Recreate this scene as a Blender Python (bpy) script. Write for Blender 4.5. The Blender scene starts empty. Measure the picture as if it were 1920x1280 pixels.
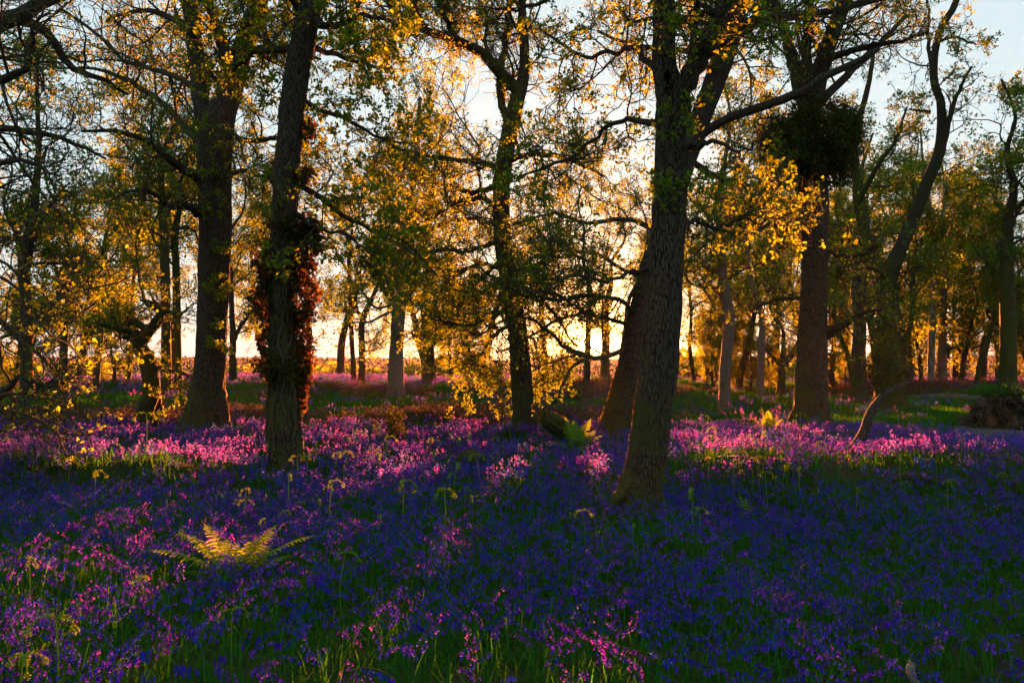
import bpy, math, random
import numpy as np
from mathutils import Vector

SC = bpy.context.scene
COL = SC.collection
R_ = math.radians
# ------------------------------------------------------------------ camera
FPX = 1493.0
HOR = 690.0
CAMZ = 1.7
PITCH = math.atan((HOR - 640) / FPX)
cam_d = bpy.data.cameras.new('camera')
cam_d.sensor_width = 36
cam_d.lens = 36 * FPX / 1920
cam_d.clip_start = 0.05
cam_d.clip_end = 6000
cam = bpy.data.objects.new('camera', cam_d)
COL.objects.link(cam)
cam.location = (0, 0, CAMZ)
cam.rotation_euler = (math.pi / 2 + PITCH, 0, 0)
SC.camera = cam
# ------------------------------------------------------------------ sun, sky, exposure
SUN_AZ = math.atan((1112 - 960) / FPX)
SUN_EL = R_(1.9)
EXPOSURE = 4.45
sl = bpy.data.lights.new('sun', 'SUN')
sl.energy = 5.0
sl.angle = R_(0.5)
sl.color = (1.0, 0.235, 0.045)
sun = bpy.data.objects.new('sun', sl)
COL.objects.link(sun)
sdir = Vector((math.sin(SUN_AZ) * math.cos(SUN_EL), math.cos(SUN_AZ) * math.cos(SUN_EL), math.sin(SUN_EL)))
sun.rotation_euler = sdir.to_track_quat('Z', 'Y').to_euler()
W = bpy.data.worlds.new('World')
SC.world = W
W.use_nodes = True
wn, wl = W.node_tree.nodes, W.node_tree.links
wn.clear()
wo = wn.new('ShaderNodeOutputWorld')
wb = wn.new('ShaderNodeBackground')
sky = wn.new('ShaderNodeTexSky')
sky.sky_type = 'NISHITA'
sky.sun_disc = False
sky.sun_elevation = SUN_EL
sky.sun_rotation = SUN_AZ
sky.altitude = 100
sky.air_density = 1.0
sky.dust_density = 1.5
sky.ozone_density = 1.0
wb.inputs['Strength'].default_value = 0.039
# the evening glow round the sun: brighter, warmer sky in the direction of the sun
tc = wn.new('ShaderNodeTexCoord')
dt = wn.new('ShaderNodeVectorMath'); dt.operation = 'DOT_PRODUCT'
dt.inputs[1].default_value = sdir
nrm = wn.new('ShaderNodeVectorMath'); nrm.operation = 'NORMALIZE'
wl.new(tc.outputs['Generated'], nrm.inputs[0]); wl.new(nrm.outputs[0], dt.inputs[0])
def pw(e, amt, colr):
    p = wn.new('ShaderNodeMath'); p.operation = 'POWER'; p.inputs[1].default_value = e
    mx = wn.new('ShaderNodeMath'); mx.operation = 'MAXIMUM'; mx.inputs[1].default_value = 0
    wl.new(dt.outputs['Value'], mx.inputs[0]); wl.new(mx.outputs[0], p.inputs[0])
    v = wn.new('ShaderNodeVectorMath'); v.operation = 'SCALE'
    v.inputs[0].default_value = [c * amt for c in colr]
    wl.new(p.outputs[0], v.inputs['Scale'])
    return v.outputs[0]
SKY_BASE = (.66, .86, .94)
bs = wn.new('ShaderNodeVectorMath'); bs.operation = 'ADD'
bs.inputs[1].default_value = SKY_BASE
sk = wn.new('ShaderNodeVectorMath'); sk.operation = 'SCALE'; sk.inputs['Scale'].default_value = .085
wl.new(sky.outputs[0], sk.inputs[0]); wl.new(sk.outputs[0], bs.inputs[0])
cur = bs.outputs[0]
for e, a, c in ((3, 0.05, (1, .8, .5)), (150, .8, (1, .55, .16)), (500, 8.0, (1, .40, .06)), (3000, 14.0, (1, .5, .12)), (20000, 50, (1, .65, .3))):
    ad = wn.new('ShaderNodeVectorMath'); ad.operation = 'ADD'
    wl.new(cur, ad.inputs[0]); wl.new(pw(e, a, c), ad.inputs[1]); cur = ad.outputs[0]
wl.new(cur, wb.inputs['Color'])
wl.new(wb.outputs[0], wo.inputs['Surface'])
SC.view_settings.view_transform = 'Standard'
SC.view_settings.look = 'None'
SC.view_settings.exposure = EXPOSURE
SC.view_settings.gamma = 1
SC.view_settings.use_curve_mapping = False
cy = SC.cycles
cy.use_denoising = True
cy.max_bounces = 6
cy.diffuse_bounces = 3
cy.transmission_bounces = 4
cy.glossy_bounces = 1
cy.volume_bounces = 0
cy.sample_clamp_indirect = 4
cy.use_light_tree = False

# ------------------------------------------------------------------ helpers
def px2w(px, py, d):
    """world point seen at pixel (1920x1280 frame) whose distance along +Y is d"""
    rx = (px - 960) / FPX
    ry = -(py - 640) / FPX
    cp, sp = math.cos(PITCH), math.sin(PITCH)
    dy = cp - ry * sp
    dz = sp + ry * cp
    return np.array([rx / dy * d, d, CAMZ + dz / dy * d])

def tagp(o, label=None, cat=None, group=None, kind=None):
    if label: o['label'] = label
    if cat: o['category'] = cat
    if group: o['group'] = group
    if kind: o['kind'] = kind
    return o

def mesh_np(name, V, Q, smooth=False, T=None):
    me = bpy.data.meshes.new(name)
    V = np.asarray(V, dtype=np.float32).reshape(-1, 3)
    Q = np.asarray(Q, dtype=np.int32).reshape(-1, 4)
    nt = 0 if T is None else len(T)
    me.vertices.add(len(V)); me.vertices.foreach_set('co', V.ravel())
    me.loops.add(len(Q) * 4 + nt * 3)
    li = Q.ravel()
    if nt: li = np.concatenate([li, np.asarray(T, dtype=np.int32).ravel()])
    me.loops.foreach_set('vertex_index', li)
    me.polygons.add(len(Q) + nt)
    ls = np.arange(len(Q)) * 4
    lt = np.full(len(Q), 4)
    if nt:
        ls = np.concatenate([ls, len(Q) * 4 + np.arange(nt) * 3]); lt = np.concatenate([lt, np.full(nt, 3)])
    me.polygons.foreach_set('loop_start', ls.astype(np.int32))
    me.polygons.foreach_set('loop_total', lt.astype(np.int32))
    if smooth: me.polygons.foreach_set('use_smooth', np.ones(len(Q) + nt, dtype=bool))
    me.update(calc_edges=True)
    return me

class MB:
    """collects quads as numpy chunks"""
    def __init__(s): s.v = []; s.q = []; s.n = 0
    def add(s, V, Q):
        V = np.asarray(V, dtype=np.float64).reshape(-1, 3); Q = np.asarray(Q, dtype=np.int64).reshape(-1, 4)
        s.v.append(V); s.q.append(Q + s.n); s.n += len(V)
    def join(s, o, off=(0, 0, 0), rot=0.0, sc=1.0):
        V, Q = o.get(); c, sn = math.cos(rot), math.sin(rot)
        V = V * sc
        V = np.stack([V[:, 0] * c - V[:, 1] * sn, V[:, 0] * sn + V[:, 1] * c, V[:, 2]], 1) + np.array(off)
        s.add(V, Q)
    def get(s): return np.concatenate(s.v), np.concatenate(s.q)
    def mesh(s, name, mat, smooth=False, origin=(0, 0, 0)):
        V, Q = s.get()
        me = mesh_np(name, V - np.array(origin), Q, smooth)
        me.materials.append(mat)
        return me
    def build(s, name, mat, parent=None, smooth=False, origin=(0, 0, 0)):
        o = bpy.data.objects.new(name, s.mesh(name, mat, smooth, origin))
        COL.objects.link(o)
        if parent is not None: o.parent = parent
        else: o.location = origin
        return o

def empty(name, loc, label, cat, group=None, rot=0.0, sc=1.0):
    o = bpy.data.objects.new(name, None); COL.objects.link(o)
    o.location = tuple(float(c) for c in loc); o.rotation_euler = (0, 0, rot); o.scale = (sc, sc, sc)
    o.empty_display_size = 0.2
    return tagp(o, label, cat, group)

def unit(a):
    return a / np.maximum(np.linalg.norm(a, axis=-1, keepdims=True), 1e-9)

def tubes(mb, P, R, sides, bark=0.0, flare=None, seed=0):
    """P[N,n,3] centre lines, R[N,n] radii"""
    P = np.asarray(P, float); R = np.asarray(R, float)
    N, n, _ = P.shape
    T = unit(np.gradient(P, axis=1))
    m = unit(P[:, -1] - P[:, 0])
    ref = np.zeros((N, 3)); ref[np.arange(N), np.argmin(np.abs(m), axis=1)] = 1
    vert = np.abs(m[:, 2]) > 0.75
    ref[vert] = (1, 0, 0)
    ref = ref[:, None, :]
    U = unit(ref - T * np.sum(ref * T, -1, keepdims=True))
    Vv = np.cross(T, U)
    a = np.linspace(0, 2 * math.pi, sides, endpoint=False)
    ca, sa = np.cos(a), np.sin(a)
    Rr = np.repeat(R[:, :, None], sides, 2)
    if bark > 0:
        rg = np.random.default_rng(seed)
        s = np.concatenate([np.zeros((N, 1)), np.cumsum(np.linalg.norm(np.diff(P, axis=1), axis=-1), 1)], 1)[:, :, None]
        q = np.zeros_like(Rr)
        for k in range(6):
            f = rg.integers(1, 6); ph = rg.uniform(0, 6.28, (N, 1, 1)); w = rg.uniform(.5, 3.0)
            q += np.sin(f * a + ph + 1.2 * np.sin(w * s + ph * 2)) * np.sin(w * s * 1.3 + ph) / (1 + .3 * f)
        if sides >= 20:
            for k in range(4):
                f = rg.integers(9, max(11, sides // 3 + 1)); ph = rg.uniform(0, 6.28)
                q += .55 * np.sin(f * a + ph + 1.6 * np.sin(rg.uniform(1.5, 4) * s + ph))
        Rr = Rr * (1 + bark * q)
    if flare is not None:
        amt, hgt, fk, ph = flare
        z = P[:, :, 2:3] - P[:, :1, 2:3]
        lobes = .55 + .45 * np.cos(fk * a + ph) + .25 * np.cos((fk + 2) * a + 2 * ph)
        Rr = Rr * (1 + amt * np.exp(-z / hgt) * lobes)
    V = P[:, :, None, :] + Rr[..., None] * (ca[None, None, :, None] * U[:, :, None, :] + sa[None, None, :, None] * Vv[:, :, None, :])
    idx = np.arange(N * n * sides).reshape(N, n, sides)
    A = idx[:, :-1, :]; B = idx[:, 1:, :]
    Q = np.stack([A, np.roll(A, -1, 2), np.roll(B, -1, 2), B], -1)
    mb.add(V, Q)

def lumps(P, seed, w0=1.0, n=36, rough=.8):
    rg = np.random.default_rng(seed); out = np.zeros(P.shape[:-1])
    for k in range(n):
        w = w0 * 1.16 ** k; d = unit(rg.normal(0, 1, 3)) * w
        out += np.sin(P @ d + rg.uniform(0, 6.28)) / (w / w0) ** rough
    return out

def catmull(pts, n):
    pts = np.asarray(pts, float)
    k = len(pts)
    if k == 2: return np.linspace(pts[0], pts[1], n)
    e = np.concatenate([[2 * pts[0] - pts[1]], pts, [2 * pts[-1] - pts[-2]]])
    t = np.linspace(0, k - 1 - 1e-6, n); i = t.astype(int); f = (t - i)[:, None]
    p0, p1, p2, p3 = e[i], e[i + 1], e[i + 2], e[i + 3]
    return .5 * (2 * p1 + (p2 - p0) * f + (2 * p0 - 5 * p1 + 4 * p2 - p3) * f ** 2 + (3 * p1 - p0 - 3 * p2 + p3) * f ** 3)

def walk(S, D, L, n, gnarl, trop, rg):
    """N random crooked branches grown together"""
    N = len(S); P = np.zeros((N, n, 3)); P[:, 0] = S
    d = unit(D); step = (L / (n - 1))[:, None]
    cur = rg.normal(0, 1, (N, 3))
    for i in range(1, n):
        cur = cur * .45 + rg.normal(0, 1, (N, 3)) * .9
        d = unit(d + cur * gnarl + np.array(trop) * .12)
        P[:, i] = P[:, i - 1] + d * step
    return P

def children(P, R, k, t0, t1, ang, lr, rg, lmin=0.0, rr=.55, keep=1.0):
    """k child starts per parent: start, dir, length, radius"""
    N, n, _ = P.shape
    L = np.sum(np.linalg.norm(np.diff(P, axis=1), axis=-1), 1)
    t = (np.arange(k)[None, :] + rg.uniform(0, 1, (N, k))) / k * (t1 - t0) + t0
    x = t * (n - 1); i = np.clip(x.astype(int), 0, n - 2); f = x - i
    rows = np.arange(N)[:, None]
    S = P[rows, i] * (1 - f[..., None]) + P[rows, i + 1] * f[..., None]
    r = R[rows, i] * (1 - f) + R[rows, i + 1] * f
    T = unit(P[rows, i + 1] - P[rows, i])
    rnd = unit(rg.normal(0, 1, (N, k, 3)))
    perp = unit(rnd - T * np.sum(rnd * T, -1, keepdims=True))
    A = rg.uniform(ang[0], ang[1], (N, k, 1))
    D = T * np.cos(A) + perp * np.sin(A)
    ll = np.maximum(L[:, None] * lr * (1.15 - .65 * t) * rg.uniform(.6, 1.25, (N, k)), lmin)
    S, D, ll, r = S.reshape(-1, 3), D.reshape(-1, 3), ll.ravel(), (r * rr).ravel()
    if keep < 1:
        m = rg.uniform(0, 1, len(S)) < keep
        S, D, ll, r = S[m], D[m], ll[m], r[m]
    return S, D, ll, r

def taper(r0, n, end=.35):
    return r0[:, None] * (1 - (1 - end) * np.linspace(0, 1, n)[None, :])

def add_leaves(mb, pos, dirs, rg, size=(.05, .09), width=.55, detail=1, droop=.2):
    """one quad or two per leaf, pointing roughly along dirs"""
    N = len(pos)
    d = unit(dirs + rg.normal(0, .75, (N, 3)) + np.array([0, 0, -droop]))
    u = unit(np.cross(d, rg.normal(0, 1, (N, 3))))
    nrm_ = np.cross(d, u)
    l = rg.uniform(size[0], size[1], (N, 1)); w = l * width * rg.uniform(.8, 1.2, (N, 1)) * .5
    if detail == 1:
        V = np.stack([pos, pos + d * l * .55 + u * w + nrm_ * l * .08, pos + d * l, pos + d * l * .6 - u * w + nrm_ * l * .08], 1)
        Q = np.arange(N * 4).reshape(N, 4)
    else:
        bend = nrm_ * l * rg.uniform(-.2, .2, (N, 1))
        V = np.stack([pos, pos + d * l * .35 + u * w * .8 + nrm_ * w * .3, pos + d * l * .78 + u * w * .85 + nrm_ * w * .3 + bend * .6, pos + d * l + bend,
                      pos + d * l * .78 - u * w * .85 + nrm_ * w * .3 + bend * .6, pos + d * l * .35 - u * w * .8 + nrm_ * w * .3], 1)
        b = np.arange(N)[:, None] * 6
        Q = np.concatenate([b + np.array([0, 1, 2, 3]), b + np.array([0, 3, 4, 5])], 0)
    mb.add(V, Q)

# ------------------------------------------------------------------ materials
def mat(name, base, rough=.9, plant=0.0, trans=None, var=0.0, nscale=4.0, c2=None, island=0.0, bump=0.0, bscale=20.0, spec=.15, stretch=None):
    m = bpy.data.materials.new(name); m.use_nodes = True
    n, l = m.node_tree.nodes, m.node_tree.links
    n.clear(); out = n.new('ShaderNodeOutputMaterial')
    col = n.new('ShaderNodeRGB'); col.outputs[0].default_value = (*base, 1); cur = col.outputs[0]
    co = n.new('ShaderNodeTexCoord'); src = co.outputs['Object']
    if stretch:
        mp = n.new('ShaderNodeMapping'); mp.inputs['Scale'].default_value = stretch
        l.new(src, mp.inputs[0]); src = mp.outputs[0]
    if c2 is not None:
        ns = n.new('ShaderNodeTexNoise'); ns.inputs['Scale'].default_value = nscale; ns.inputs['Detail'].default_value = 3
        rp = n.new('ShaderNodeMapRange'); rp.inputs[1].default_value = .38; rp.inputs[2].default_value = .62
        l.new(src, ns.inputs['Vector']); l.new(ns.outputs[0], rp.inputs[0])
        mx = n.new('ShaderNodeMix'); mx.data_type = 'RGBA'
        l.new(rp.outputs[0], mx.inputs[0]); l.new(cur, mx.inputs[6]); mx.inputs[7].default_value = (*c2, 1)
        cur = mx.outputs[2]
    if island > 0:
        g = n.new('ShaderNodeNewGeometry'); mr = n.new('ShaderNodeMapRange')
        mr.inputs[3].default_value = 1 - island; mr.inputs[4].default_value = 1 + island
        l.new(g.outputs['Random Per Island'], mr.inputs[0])
        hv = n.new('ShaderNodeHueSaturation'); l.new(cur, hv.inputs['Color']); l.new(mr.outputs[0], hv.inputs['Value'])
        mh = n.new('ShaderNodeMapRange'); mh.inputs[3].default_value = .5 - island * .05; mh.inputs[4].default_value = .5 + island * .05
        l.new(g.outputs['Random Per Island'], mh.inputs[0]); l.new(mh.outputs[0], hv.inputs['Hue'])
        cur = hv.outputs[0]
    if plant > 0:
        oi = n.new('ShaderNodeObjectInfo'); h2 = n.new('ShaderNodeHueSaturation'); l.new(cur, h2.inputs['Color'])
        for key, lo, hi in (('Hue', .5 - plant * .04, .5 + plant * .05), ('Saturation', 1.0, 1 - plant * .16), ('Value', 1 + plant * .35, 1 - plant * .6)):
            q = n.new('ShaderNodeMapRange'); q.inputs[3].default_value = lo; q.inputs[4].default_value = hi
            if key == 'Hue': l.new(oi.outputs['Random'], q.inputs[0])
            else:
                mm = n.new('ShaderNodeMath'); mm.operation = 'FRACT'; m1 = n.new('ShaderNodeMath'); m1.operation = 'MULTIPLY'; m1.inputs[1].default_value = 7.3 if key == 'Value' else 13.7
                l.new(oi.outputs['Random'], m1.inputs[0]); l.new(m1.outputs[0], mm.inputs[0]); l.new(mm.outputs[0], q.inputs[0])
            l.new(q.outputs[0], h2.inputs[key])
        cur = h2.outputs[0]
    if trans is None:
        b = n.new('ShaderNodeBsdfPrincipled'); b.inputs['Roughness'].default_value = rough
        b.inputs['Specular IOR Level'].default_value = spec
        l.new(cur, b.inputs['Base Color']); sh = b.outputs[0]
        if bump > 0:
            nb = n.new('ShaderNodeTexNoise'); nb.inputs['Scale'].default_value = bscale; nb.inputs['Detail'].default_value = 5
            bp = n.new('ShaderNodeBump'); bp.inputs['Strength'].default_value = bump; bp.inputs['Distance'].default_value = .03
            l.new(src, nb.inputs['Vector']); l.new(nb.outputs[0], bp.inputs['Height']); l.new(bp.outputs[0], b.inputs['Normal'])
    else:
        amt, tc_ = trans
        df = n.new('ShaderNodeBsdfDiffuse'); tr = n.new('ShaderNodeBsdfTranslucent'); ms = n.new('ShaderNodeMixShader')
        ms.inputs[0].default_value = amt
        l.new(cur, df.inputs[0])
        tm = n.new('ShaderNodeMix'); tm.data_type = 'RGBA'; tm.blend_type = 'MULTIPLY'; tm.inputs[0].default_value = 1
        l.new(cur, tm.inputs[6]); tm.inputs[7].default_value = (*tc_, 1)
        l.new(tm.outputs[2], tr.inputs[0]); l.new(df.outputs[0], ms.inputs[1]); l.new(tr.outputs[0], ms.inputs[2]); sh = ms.outputs[0]
    l.new(sh, out.inputs[0])
    return m

def bark_mat(name, c1, c2, moss, moss_top=2.5, moss_amt=.8):
    """fissured bark: dark furrows and pale ridges drawn out along the trunk; moss low down and in patches"""
    m = bpy.data.materials.new(name); m.use_nodes = True
    n, l = m.node_tree.nodes, m.node_tree.links
    n.clear(); out = n.new('ShaderNodeOutputMaterial'); b = n.new('ShaderNodeBsdfPrincipled')
    b.inputs['Roughness'].default_value = .95; b.inputs['Specular IOR Level'].default_value = .1
    co = n.new('ShaderNodeTexCoord')
    mp = n.new('ShaderNodeMapping'); mp.inputs['Scale'].default_value = (1, 1, .16); l.new(co.outputs['Object'], mp.inputs[0])
    nw = n.new('ShaderNodeTexNoise'); nw.inputs['Scale'].default_value = 6; l.new(mp.outputs[0], nw.inputs['Vector'])
    ad = n.new('ShaderNodeVectorMath'); ad.operation = 'MULTIPLY_ADD'; ad.inputs[1].default_value = (.06, .06, .06)
    l.new(nw.outputs['Color'], ad.inputs[0]); l.new(mp.outputs[0], ad.inputs[2])
    vo = n.new('ShaderNodeTexVoronoi'); vo.feature = 'DISTANCE_TO_EDGE'; vo.inputs['Scale'].default_value = 42
    l.new(ad.outputs[0], vo.inputs['Vector'])
    ns = n.new('ShaderNodeTexNoise'); ns.inputs['Scale'].default_value = 40; ns.inputs['Detail'].default_value = 6; ns.inputs['Roughness'].default_value = .7
    l.new(mp.outputs[0], ns.inputs['Vector'])
    r1 = n.new('ShaderNodeMapRange'); r1.inputs[1].default_value = 0; r1.inputs[2].default_value = .16
    l.new(vo.outputs['Distance'], r1.inputs[0])
    hm = n.new('ShaderNodeMath'); hm.operation = 'MULTIPLY'; l.new(r1.outputs[0], hm.inputs[0]); l.new(ns.outputs[0], hm.inputs[1])
    mx = n.new('ShaderNodeMix'); mx.data_type = 'RGBA'; mx.inputs[6].default_value = (*c1, 1); mx.inputs[7].default_value = (*c2, 1)
    l.new(hm.outputs[0], mx.inputs[0])
    # moss patches (a real coat, thicker towards the foot of the tree)
    sx = n.new('ShaderNodeSeparateXYZ'); l.new(co.outputs['Object'], sx.inputs[0])
    mz = n.new('ShaderNodeMapRange'); mz.inputs[1].default_value = 0; mz.inputs[2].default_value = moss_top
    mz.inputs[3].default_value = .22; mz.inputs[4].default_value = -.06
    l.new(sx.outputs['Z'], mz.inputs[0])
    mxx = n.new('ShaderNodeMapRange'); mxx.inputs[1].default_value = -.45; mxx.inputs[2].default_value = .45
    mxx.inputs[3].default_value = .12; mxx.inputs[4].default_value = -.12; l.new(sx.outputs['X'], mxx.inputs[0])
    nm = n.new('ShaderNodeTexNoise'); nm.inputs['Scale'].default_value = 1.8; nm.inputs['Detail'].default_value = 5; nm.inputs['Roughness'].default_value = .65
    l.new(co.outputs['Object'], nm.inputs['Vector'])
    a1 = n.new('ShaderNodeMath'); a1.operation = 'ADD'; l.new(nm.outputs[0], a1.inputs[0]); l.new(mz.outputs[0], a1.inputs[1])
    a2 = n.new('ShaderNodeMath'); a2.operation = 'ADD'; l.new(a1.outputs[0], a2.inputs[0]); l.new(mxx.outputs[0], a2.inputs[1])
    rm = n.new('ShaderNodeMapRange'); rm.inputs[1].default_value = .52; rm.inputs[2].default_value = .64; rm.inputs[4].default_value = moss_amt
    l.new(a2.outputs[0], rm.inputs[0])
    m2 = n.new('ShaderNodeMix'); m2.data_type = 'RGBA'; l.new(rm.outputs[0], m2.inputs[0]); l.new(mx.outputs[2], m2.inputs[6])
    m2.inputs[7].default_value = (*moss, 1)
    l.new(m2.outputs[2], b.inputs['Base Color'])
    bp = n.new('ShaderNodeBump'); bp.inputs['Strength'].default_value = .9; bp.inputs['Distance'].default_value = .03
    l.new(hm.outputs[0], bp.inputs['Height']); l.new(bp.outputs[0], b.inputs['Normal'])
    l.new(b.outputs[0], out.inputs[0])
    return m

M_BARK = bark_mat('oak_bark', (.006, .005, .004), (.12, .098, .07), (.055, .065, .012))
M_BARKP = bark_mat('smooth_grey_bark', (.07, .06, .05), (.24, .21, .17), (.08, .085, .02), 2.0, .6)
M_BARKM = bark_mat('mossy_bark', (.008, .007, .005), (.09, .08, .045), (.05, .06, .01), 14, .9)
M_TWIG = mat('twig_bark', (.045, .035, .022), c2=(.05, .052, .02), nscale=1.5)
M_DEAD = mat('bare_dead_wood', (.20, .165, .125), c2=(.07, .055, .04), nscale=9, stretch=(1, 1, .2), bump=.5)
M_LEAF = mat('young_oak_leaf', (.12, .20, .016), trans=(.6, (1.55, 1.15, .5)), c2=(.07, .145, .014), nscale=.8, island=.35)
M_LEAFG = mat('green_leaf', (.10, .17, .014), trans=(.6, (1.4, 1.1, .6)), c2=(.15, .17, .014), nscale=.5, island=.3)
M_IVY = mat('ivy_leaf', (.05, .035, .015), trans=(.35, (2.2, 1.1, .6)), c2=(.035, .045, .012), nscale=3, island=.4)
M_BROOM = mat('burr_shoots', (.045, .055, .016), trans=(.3, (1.2, 1, .6)), island=.4)
M_BELL = mat('bluebell_petal', (.030, .014, .52), trans=(.56, (2.1, 1.5, .9)), island=.4, plant=.5)
M_STEM = mat('bluebell_stem', (.06, .09, .03), trans=(.4, (1.5, 1, .6)))
M_BLADE = mat('strap_leaf', (.028, .125, .014), trans=(.45, (1.6, 1.1, .5)), island=.4)
M_FERN = mat('young_bracken', (.15, .26, .025), trans=(.5, (1.1, .9, .5)), island=.2)
M_BRACK = mat('dead_bracken', (.10, .068, .045), trans=(.18, (1.0, .9, .7)), island=.5)
M_GORSE = mat('gorse_leaf', (.16, .17, .02), trans=(.4, (1, 1, .6)), island=.4)
M_MOSS = mat('moss', (.07, .075, .012), trans=(.5, (1.6, 1.1, .5)), island=.4)
M_SOIL = mat('root_plate_soil', (.07, .042, .026), c2=(.010, .008, .006), nscale=3, bump=1, bscale=9)

# ------------------------------------------------------------------ terrain
CTRL = []          # (x, y, z) points the ground passes through
def ctrl(px, py, d, lift=0.0):
    p = px2w(px, py, d); CTRL.append((p[0], p[1], p[2] - lift))
# base pixel, distance: the undulating floor of the wood
for a in ((1205, 940, 9.0, .22), (535, 862, 13.4, .22), (388, 806, 19, .2), (985, 806, 19.5, .2), (1165, 803, 19.5, .2), (1520, 790, 22.5, .2),
          (1668, 762, 30, .15), (272, 792, 21, .2), (741, 744, 37, .15), (805, 722, 46, .1), (670, 722, 46, .1), (50, 740, 30, .2), (580, 712, 46, .1),
          (620, 712, 48, .05), (900, 725, 46, .05), (1050, 710, 47, .1), (1105, 706, 46, .05), (1160, 712, 46, .1), (1090, 745, 38, .1), (1320, 728, 40, .05), (1465, 748, 42, .1),
          (1425, 748, 42, .1), (1360, 771, 32, .15), (1610, 751, 36, .1), (1766, 720, 46, .1), (1870, 722, 44, .1), (1900, 775, 27, .15), (1700, 718, 50, .1),
          (100, 745, 38, .1), (250, 720, 46, .1), (430, 700, 47, .1), (-300, 740, 30, .1), (2100, 740, 34, .1), (2300, 820, 20, .1), (-400, 830, 18, .1)):
    ctrl(*a)
for gx in (-14, -9, -4, 0, 4, 9, 14):
    for gy in (-8, 0, 5):
        CTRL.append((gx, gy, 0.0))
for gx in (-8, -3, 1.5, 7.5): CTRL.append((gx, 10, 0.0))
CTRL = np.array(CTRL)

def sm(a, b, x):
    t = np.clip((x - a) / (b - a), 0, 1); return t * t * (3 - 2 * t)

def H(x, y):
    x = np.asarray(x, float); y = np.asarray(y, float)
    s2 = (1.3 + .075 * np.clip(y, 0, 60)) ** 2
    num = np.zeros_like(x) + .15 * 1e-4; den = np.zeros_like(x) + 1e-4
    for cx, cy_, cz in CTRL:
        w = np.exp(-((x - cx) ** 2 + (y - cy_) ** 2) / (2 * s2)); num = num + w * cz; den = den + w
    h = num / den
    h = h + .045 * np.sin(.9 * x + 1.3) * np.sin(.7 * y + .4) + .03 * np.sin(2.1 * x + .5 * y) + .025 * np.sin(1.7 * y - .8 * x + 2) + .015 * np.sin(4.1 * x + 1) * np.sin(3.7 * y)
    # two low swells across the flower field, added with a dip for their shade
    h = h + .36 * np.exp(-((y - 12.2 + .08 * x) / 1.2) ** 2) * sm(1.6, 3.2, x) - .20 * sm(1.4, 2.6, x) * sm(10.5, 8.5, y) + .33 * np.exp(-((y - 11.6) / 1.0) ** 2) * sm(-3.6, -5.2, x)
    h = h + .22 * np.exp(-((x + 2.0) / 1.8) ** 2 - ((y - 3.7) / 1.5) ** 2)  # slight knoll near the camera, raised to lift its flowers into the sun
    r = np.sqrt(x ** 2 + (y - 10) ** 2)
    far = sm(48, 80, r)
    # beyond the crest the land drops to a valley and rises to low hills
    hill = -6 + 6.5 * sm(260, 430, r) + 1.3 * np.sin(x * .011 + 1) * sm(260, 450, r) + .7 * np.sin(x * .023 + .3) * sm(260, 450, r) + 6.6 * sm(400, 620, r)
    val = -6 * sm(60, 200, r) + (hill + 6) * sm(230, 300, r)
    return h * (1 - far) + (.3 * (1 - sm(60, 140, r)) + val) * far

def zz(x, y): return float(H(np.array([x]), np.array([y]))[0])

u = np.linspace(-1, 1, 560)
gx = np.sinh(u * 5.6) / math.sinh(5.6) * 700
v = np.linspace(-1, 1, 560)
gy = np.sinh(v * 5.6) / math.sinh(5.6) * 700 + 14
X, Y = np.meshgrid(gx, gy)
Z = H(X, Y)
n0 = len(gx)
ii = np.arange(n0 * len(gy)).reshape(len(gy), n0)
gq = np.stack([ii[:-1, :-1], ii[:-1, 1:], ii[1:, 1:], ii[1:, :-1]], -1)

def ground_mat():
    m = bpy.data.materials.new('woodland_floor'); m.use_nodes = True
    n, l = m.node_tree.nodes, m.node_tree.links
    n.clear(); out = n.new('ShaderNodeOutputMaterial'); b = n.new('ShaderNodeBsdfPrincipled')
    b.inputs['Roughness'].default_value = 1; b.inputs['Specular IOR Level'].default_value = .05
    co = n.new('ShaderNodeTexCoord')
    def noise(s, d=4):
        x = n.new('ShaderNodeTexNoise'); x.inputs['Scale'].default_value = s; x.inputs['Detail'].default_value = d
        l.new(co.outputs['Object'], x.inputs['Vector']); return x.outputs[0]
    def mr(v, a, b_):
        x = n.new('ShaderNodeMapRange'); x.inputs[1].default_value = a; x.inputs[2].default_value = b_; l.new(v, x.inputs[0]); return x.outputs[0]
    def mix(f, a, b_):
        x = n.new('ShaderNodeMix'); x.data_type = 'RGBA'; l.new(f, x.inputs[0])
        for i, c in ((6, a), (7, b_)):
            if isinstance(c, tuple): x.inputs[i].default_value = (*c, 1)
            else: l.new(c, x.inputs[i])
        return x.outputs[2]
    near = mix(mr(noise(.9), .4, .6), (.018, .028, .008), (.035, .024, .014))
    field = mix(mr(noise(.006, 2), .4, .6), (.10, .13, .035), (.12, .10, .06))
    woods = mix(mr(noise(.03, 3), .4, .6), (.035, .035, .025), (.07, .06, .045))
    ln = n.new('ShaderNodeVectorMath'); ln.operation = 'LENGTH'; l.new(co.outputs['Object'], ln.inputs[0])
    cur = mix(mr(ln.outputs['Value'], 55, 75), near, field)
    cur = mix(mr(ln.outputs['Value'], 260, 420), cur, woods)
    l.new(cur, b.inputs['Base Color'])
    bp = n.new('ShaderNodeBump'); bp.inputs['Strength'].default_value = .6; bp.inputs['Distance'].default_value = .05
    l.new(noise(14), bp.inputs['Height']); l.new(bp.outputs[0], b.inputs['Normal'])
    l.new(b.outputs[0], out.inputs[0]); return m

gm = mesh_np('ground', np.stack([X, Y, Z], -1), gq, True); gm.materials.append(ground_mat())
gobj = bpy.data.objects.new('ground', gm); COL.objects.link(gobj); tagp(gobj, kind='structure')

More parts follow.
